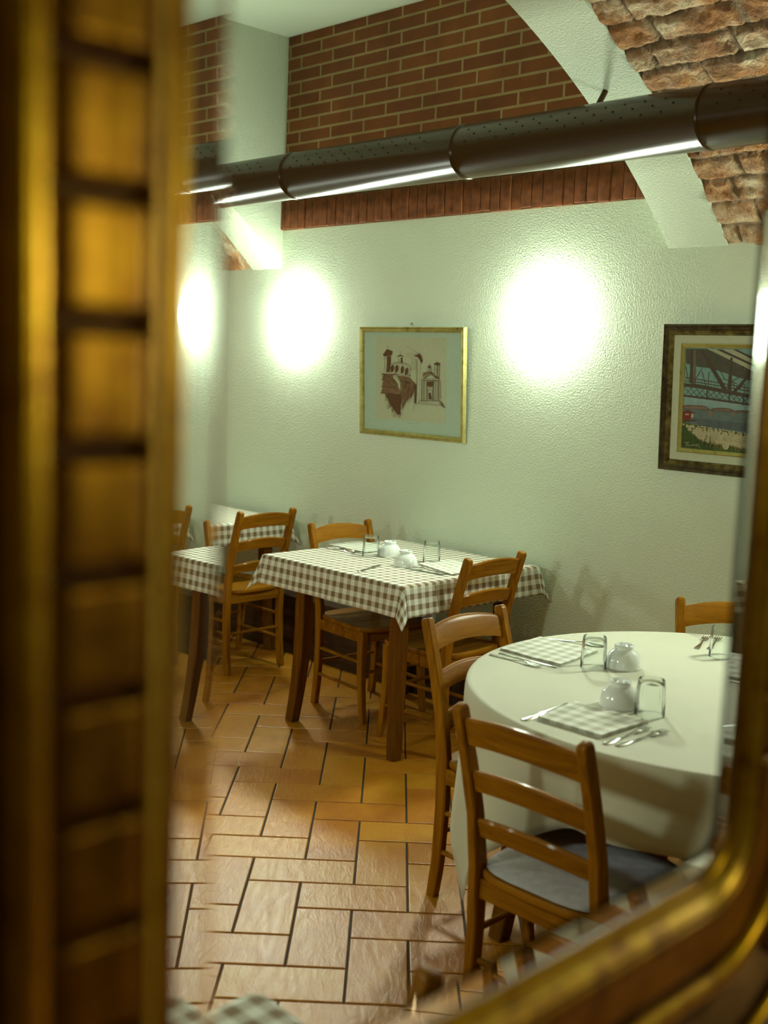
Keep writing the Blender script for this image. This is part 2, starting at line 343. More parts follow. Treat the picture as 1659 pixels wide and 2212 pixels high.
ART1 = 'ink 0 180,422 192,433 207,451 225,449 254,441 249,421 221,416 190,413|ink 1.5 215,468 216,451|ink 1.5 208,461 222,462|ink 2 190,416 198,372 194,328|ink 2.5 243,419 242,373|ink 0 212,414 240,417 241,373 238,332 213,331|ink 1.2 198,381 203,354|ink 1.2 199,423 215,394|ink 1.2 204,405 195,382|ink 1.2 214,383 213,364|ink 1.2 210,355 211,326|ink 1.2 210,421 206,395|ink 1.2 203,423 196,399|ink 1.2 215,356 211,323|ink 1.2 204,362 207,329|ink 1.2 209,415 216,396|ink 0 285,412 295,420 310,425 329,419 337,414 311,417|ink 1.5 309,442 311,422|ink 1.5 305,435 315,435|ink 2 294,413 298,379|ink 2 326,413 329,380|ink 0 313,410 327,410 328,381 315,381|ink 1.5 303,409 305,380|ink 3 242,373 273,383 310,385 353,381 380,372 392,350|ink 2 246,367 279,377 322,376 362,370 388,347|ink 2.5 388,352 387,309|ink 0 246,331 243,357 249,369 260,373 268,364 270,349 263,335|ink 0 279,331 276,357 282,369 292,373 300,364 302,349 296,335|ink 0 319,327 316,353 322,365 333,369 340,360 342,345 336,331|ink 0 351,320 349,345 354,358 365,361 372,352 374,338 368,324|ink 2 241,365 244,319|ink 2 274,369 276,324|ink 2 307,370 310,325|ink 2 346,365 348,321|ink 2 377,356 380,311|ink 1.2 377,325 397,323|ink 1.2 308,323 333,324|ink 1.2 370,320 387,318|ink 1.2 360,318 376,319|ink 1.2 336,329 366,323|ink 1.2 266,322 283,321|ink 1.2 365,326 389,326|ink 1.2 328,318 353,316|ink 1.2 370,321 397,321|ink 1.2 269,328 292,322|ink 1.2 295,314 319,319|ink 1.2 328,322 348,320|ink 1.2 343,311 358,314|ink 1.2 273,321 293,319|ink 1.2 287,325 312,326|ink 1.2 282,324 297,322|ink 1.2 321,311 339,312|ink 1.2 265,321 281,319|ink 1.2 282,326 304,322|ink 1.2 285,316 306,311|ink 1.2 269,332 287,331|ink 1.2 355,308 374,311|ink 1.2 355,318 375,315|ink 1.2 255,326 274,323|ink 1.2 286,322 308,322|ink 1.2 344,310 368,308|ink2 0 289,318 338,318 387,308 428,280 322,280|ink 1.2 321,307 338,302|ink 1.2 364,312 377,304|ink 1.2 408,291 426,277|ink 1.2 303,311 324,300|ink 1.2 359,310 389,301|ink 1.2 347,290 365,283|ink 1.2 350,289 379,281|ink 1.2 367,286 388,282|ink 1.2 316,301 338,292|ink 1.2 288,314 305,310|ink 1.2 320,310 346,301|ink 1.2 360,308 381,302|ink 1.2 379,307 397,303|ink 1.2 333,299 350,288|ink 1.2 390,299 410,291|ink 1.2 346,295 372,285|ink 1.2 341,315 365,304|ink 1.2 342,288 357,276|ink 1.2 402,292 425,285|ink 1.2 371,290 392,276|ink 1.2 378,300 404,294|ink 1.2 295,319 309,309|ink 1.2 374,292 392,278|ink 1.2 388,304 402,295|ink 1.2 383,284 404,279|ink 1.2 359,288 377,282|ink 1.2 316,298 334,287|ink 1.2 330,306 351,298|ink 1.2 375,294 396,283|ink 1.2 350,297 364,287|ink 1.2 342,292 362,286|ink 1.2 308,297 327,290|ink 1.2 373,285 399,276|ink 1.2 339,287 357,279|ink 1.2 345,306 367,301|ink 1.2 318,290 352,282|ink 1.2 342,300 370,288|ink 1.2 348,295 365,283|ink 1.2 383,284 401,276|ink 1.2 309,296 337,280|ink2 0 182,325 261,324 277,305 303,280 304,261 321,244 331,226 172,218 189,247 182,260 192,285 181,292 190,315|ink 4 176,323 251,322 288,325|ink 4 178,291 253,290 290,294|ink 4 179,256 255,255 292,255|ink 4 181,221 257,221 294,221|ink 1.5 184,297 215,295|ink 1.5 287,237 320,233|ink 1.5 211,283 228,277|ink 1.5 176,238 200,235|ink 1.5 249,256 272,256|ink 1.5 224,275 252,273|ink 1.5 238,313 267,310|ink 1.5 184,235 200,228|ink 1.5 275,250 304,247|ink 1.5 257,245 288,242|ink 1.5 240,315 262,310|ink 1.5 272,259 291,254|ink 1.5 253,262 287,260|ink 1.5 261,316 277,308|ink 1.5 211,253 237,246|ink 1.5 260,279 279,277|ink 1.5 171,253 196,244|ink 1.5 271,290 295,287|ink 1.5 237,302 258,295|ink 1.5 207,285 237,278|ink 1.5 217,237 239,237|ink 1.5 171,315 199,305|ink 1.5 183,306 214,300|ink 1.5 287,252 305,248|ink 1.5 218,307 244,300|ink 1.5 194,300 209,294|ink 1.5 285,240 305,231|ink 1.5 239,270 273,260|ink 1.5 263,299 286,290|ink 1.5 248,251 280,251|ink 1.5 260,278 284,272|ink 1.5 188,268 215,268|ink 1.5 253,284 286,275|ink 1.5 280,262 304,262|ink 1.5 189,318 222,310|ink 1.5 214,237 232,232|ink 1.5 289,271 314,259|ink 1.5 267,296 298,284|ink 1.5 277,276 295,276|ink 1.5 184,275 209,268|ink 1.5 224,259 250,256|ink 1.5 268,286 302,283|ink 1.5 267,290 293,286|ink 1.5 250,301 271,302|ink 1.5 230,304 250,303|ink 1.5 222,306 241,306|ink 1.5 189,272 207,272|ink 1.5 231,285 248,280|ink 1.5 215,283 251,283|ink 1.5 194,315 213,311|ink 1.5 256,290 274,289|ink 1.5 269,301 292,293|ink 1.5 196,300 222,291|ink 1.5 206,318 239,308|ink 1.5 181,318 211,318|ink 1.5 288,236 303,230|ink 1.5 211,265 227,258|ink 1.5 206,237 231,236|ink 1.5 215,258 232,250|ink 1.5 273,256 297,246|ink 1.5 222,304 245,296|ink 1.5 198,310 224,301|ink 1.5 269,288 288,284|ink 1.5 236,249 253,244|ink 1.5 194,241 226,232|ink 1.5 296,254 320,250|ink 1.5 175,284 191,277|ink 1.5 241,313 271,312|ink 1.5 191,318 221,317|ink 1.5 196,225 224,223|ink 0 207,217 332,225 329,169 330,117 306,116 280,140 247,169 230,195|ink 1.6 294,142 276,119|ink 1.6 235,220 214,202|ink 1.6 304,165 267,131|ink 1.6 257,161 243,140|ink 1.6 325,165 302,145|ink 1.6 284,178 265,159|ink 1.6 255,181 244,148|ink 1.6 313,190 286,159|ink 1.6 246,190 216,169|ink 1.6 263,224 252,200|ink 1.6 348,158 306,123|ink 1.6 298,128 276,100|ink 1.6 346,132 314,108|ink 1.6 326,192 282,161|ink 1.6 237,221 214,198|ink 1.6 278,167 268,128|ink 1.6 250,189 229,152|ink 1.6 305,204 296,176|ink 1.6 263,232 248,194|ink 1.6 259,218 242,187|ink 1.6 285,178 262,139|ink 1.6 261,182 222,151|ink 1.6 251,201 232,184|ink 1.6 276,216 268,190|ink 1.6 324,184 284,155|ink 1.6 333,231 324,211|ink 1.6 265,199 255,165|ink 1.6 262,207 253,176|ink 1.6 307,159 268,129|ink 1.6 251,221 217,188|ink 1.6 283,137 263,113|ink 1.6 240,237 206,200|ink 1.6 339,189 305,152|ink 1.6 321,169 301,138|ink 1.6 243,218 206,180|ink 1.6 284,190 266,160|ink 1.6 321,180 296,162|ink 1.6 258,179 233,141|ink 1.6 323,125 307,106|ink 1.6 289,171 271,146|ink 1.6 306,135 293,99|ink 1.6 274,178 231,144|ink 1.6 298,210 274,191|ink 1.6 266,206 222,173|ink 1.6 251,187 239,164|ink 1.6 241,229 214,194|ink 1.6 324,159 305,142|ink 1.6 274,201 258,181|ink 1.6 297,159 289,137|ink 1.6 309,223 293,184|ink 1.6 332,231 298,206|ink 1.6 265,230 239,188|ink 1.6 243,217 234,194|ink 1.6 343,119 316,99|ink 1.6 274,150 263,130|ink 1.6 317,173 296,142|ink 1.6 274,170 250,149|ink 1.6 296,124 273,104|ink 1.6 229,200 220,178|ink 1.6 342,187 320,168|ink2 0 323,280 426,280 413,225 370,193 339,144 328,221|ink 1.6 404,219 391,201|ink 1.6 384,236 380,206|ink 1.6 364,223 356,198|ink 1.6 379,213 349,182|ink 1.6 358,281 344,249|ink 1.6 367,210 358,172|ink 1.6 381,233 365,198|ink 1.6 374,209 372,182|ink 1.6 370,269 353,235|ink 1.6 403,247 395,219|ink 1.6 377,247 356,213|ink 1.6 386,275 382,250|ink 1.6 388,276 386,251|ink 1.6 360,296 343,260|ink 1.6 403,278 384,255|ink 1.6 364,269 343,242|ink 1.6 334,286 328,268|ink 1.6 413,271 407,246|ink 1.6 387,237 370,207|ink 1.6 381,282 355,255|ink 1.6 347,236 322,201|ink 1.6 334,293 323,267|ink 1.6 369,240 351,206|ink 1.6 347,242 345,210|ink 1.6 382,213 380,191|ink 1.6 393,256 367,230|ink 1.6 383,273 374,236|ink 1.6 347,218 333,194|ink 1.6 348,285 339,261|ink 1.6 352,176 346,140|ink 1.6 430,279 410,257|ink 1.6 346,270 345,241|ink 1.6 413,289 404,264|ink 1.6 346,262 339,230|ink 1.6 361,280 356,253|ink 1.6 389,259 376,238|ink 1.6 399,215 394,181|ink 1.6 375,221 359,191|ink 1.6 380,291 356,259|ink 1.6 382,219 373,183|ink 1.6 408,269 382,235|ink 1.6 381,269 366,246|ink 1.6 347,219 327,194|ink 1.6 381,230 364,196|ink 1.6 353,282 334,255|ink 1.6 402,259 402,227|ink 1.6 407,249 395,220|ink 1.6 360,196 347,171|ink 1.6 342,219 333,186|ink 1.6 345,239 341,212|ink 1.6 383,282 382,254|ink 1.6 348,220 346,200|ink 1.6 367,285 361,261|ink 1.6 431,280 410,256|ink 1.6 378,255 361,236|ink 1.6 387,222 384,200|ink 1.6 345,192 330,171|ink 1.6 364,190 360,158|ink 1.6 360,228 348,192|ink 1.6 411,225 396,201|ink 1.6 415,262 401,234|ink 1.6 365,292 360,260|ink 1.6 358,193 342,156|ink 1.6 369,292 353,260|ink 1.6 422,275 417,237|ink 1.6 409,225 396,206|ink 1.6 390,199 379,179|ink 1.6 349,202 333,184|ink 1.6 414,248 399,210|ink 1.6 393,254 382,238|ink 1.6 358,192 356,174|ink 1.6 387,245 370,228|ink 1.6 418,242 399,217|ink 1.6 397,251 391,224|ink 1.6 411,249 405,222|ink 1.6 342,250 327,223|ink 1.6 387,252 386,233|ink 1.6 365,266 353,243|ink 1.6 382,232 377,213|ink 1.6 410,232 407,195|paper 0 261,314 280,310 320,282 320,246 308,257 307,275 278,297|ink 1.5 324,225 329,98|ink 1.5 420,280 426,144|ink 0 422,278 437,277 441,181 429,181|ink 1 351,468 400,450 449,432|ink 1 359,433 446,432|ink 1 349,426 446,426|ink 1 346,416 423,415|ink 0 407,421 449,432 463,421 473,396 463,384 450,404 435,416|ink 1 426,404 431,281|ink 1.2 457,383 464,197|ink 2 434,404 440,251|ink 1.2 431,404 438,402|ink 1.2 431,394 438,393|ink 1.2 432,385 439,383|ink 1.2 432,376 440,374|ink 1.2 433,367 440,365|ink 1.2 433,357 441,355|ink 1.2 434,348 441,346|ink 1.2 434,339 442,337|ink 1.2 435,329 442,327|ink 1.2 436,320 443,318|ink 1.2 436,311 443,309|ink 1.2 437,301 444,300|ink 1.2 437,292 444,290|ink 1.2 438,283 445,281|ink 1.2 438,273 446,272|ink 1.2 439,264 446,262|ink 1.2 439,255 447,253|ink 1.2 440,245 447,244|ink 1.2 440,236 448,234|ink 1.2 441,227 448,225|ink 1.2 442,217 449,216|ink 1.2 442,208 449,206|ink 1 393,405 423,405 425,353 396,353 393,405|ink 1 409,403 411,354|ink 1 401,395 403,369|ink 1.5 521,385 521,376|ink 0 509,363 515,374 522,377 530,373 535,362|ink 2 510,362 513,345|ink 3 532,362 533,346|ink 2 521,362 523,345|ink 1.5 572,398 573,390|ink 0 550,382 559,389 573,393 594,387 596,379 572,377|ink 2 555,377 558,313|ink 1.5 563,378 566,313|ink 5 576,378 579,314|ink 3.5 590,378 593,314|ink 1.5 557,357 591,356|ink2 0 481,338 521,345 533,346 554,334 516,334 479,316|ink 3 476,306 534,336 594,308|ink 1.5 488,308 534,330 581,311 488,308|ink 4 468,300 596,303|ink 1.5 472,294 594,297|ink 5 536,344 554,327 593,313|ink 4 473,295 478,198|ink 1.5 483,295 489,198|ink 3 490,296 496,199|ink 1.5 502,296 508,199|ink 4 510,296 515,200|ink 4 552,298 558,202|ink 1.5 560,298 566,202|ink 3 569,299 575,203|ink 2 580,299 586,203|ink 4 589,299 595,204|ink 2 599,300 605,212|ink 2 605,300 610,213|ink 0 513,294 553,296 552,273 529,269 511,273|ink 2 511,267 555,268|ink 2.5 523,204 521,255 550,255 553,205|ink 0 527,236 539,241 548,206 530,205|ink 3 468,197 605,202|ink 2 454,183 519,185 583,182 624,178|ink 1.2 466,193 600,196|ink 3 602,204 620,190 641,171|ink 3 465,199 454,182|ink 1.2 437,177 526,177 595,176|ink 1.2 619,181 633,177|ink 1.2 613,197 628,187|ink 1.2 627,171 651,168|ink 1.2 605,186 622,181|ink 1.2 599,202 617,192|ink 1.2 611,187 623,181|ink 1.2 603,186 621,181|ink 1.2 621,180 637,170|ink 1.2 600,189 618,187|ink 1.2 618,181 634,178|ink 1.2 596,196 612,191|ink 1.2 603,187 628,184|ink 1.2 598,194 621,190|ink 1.2 616,177 641,173|ink 0.7 173,76 183,71 196,75|ink 0.7 385,78 398,76 412,79 431,75 449,79 476,76'
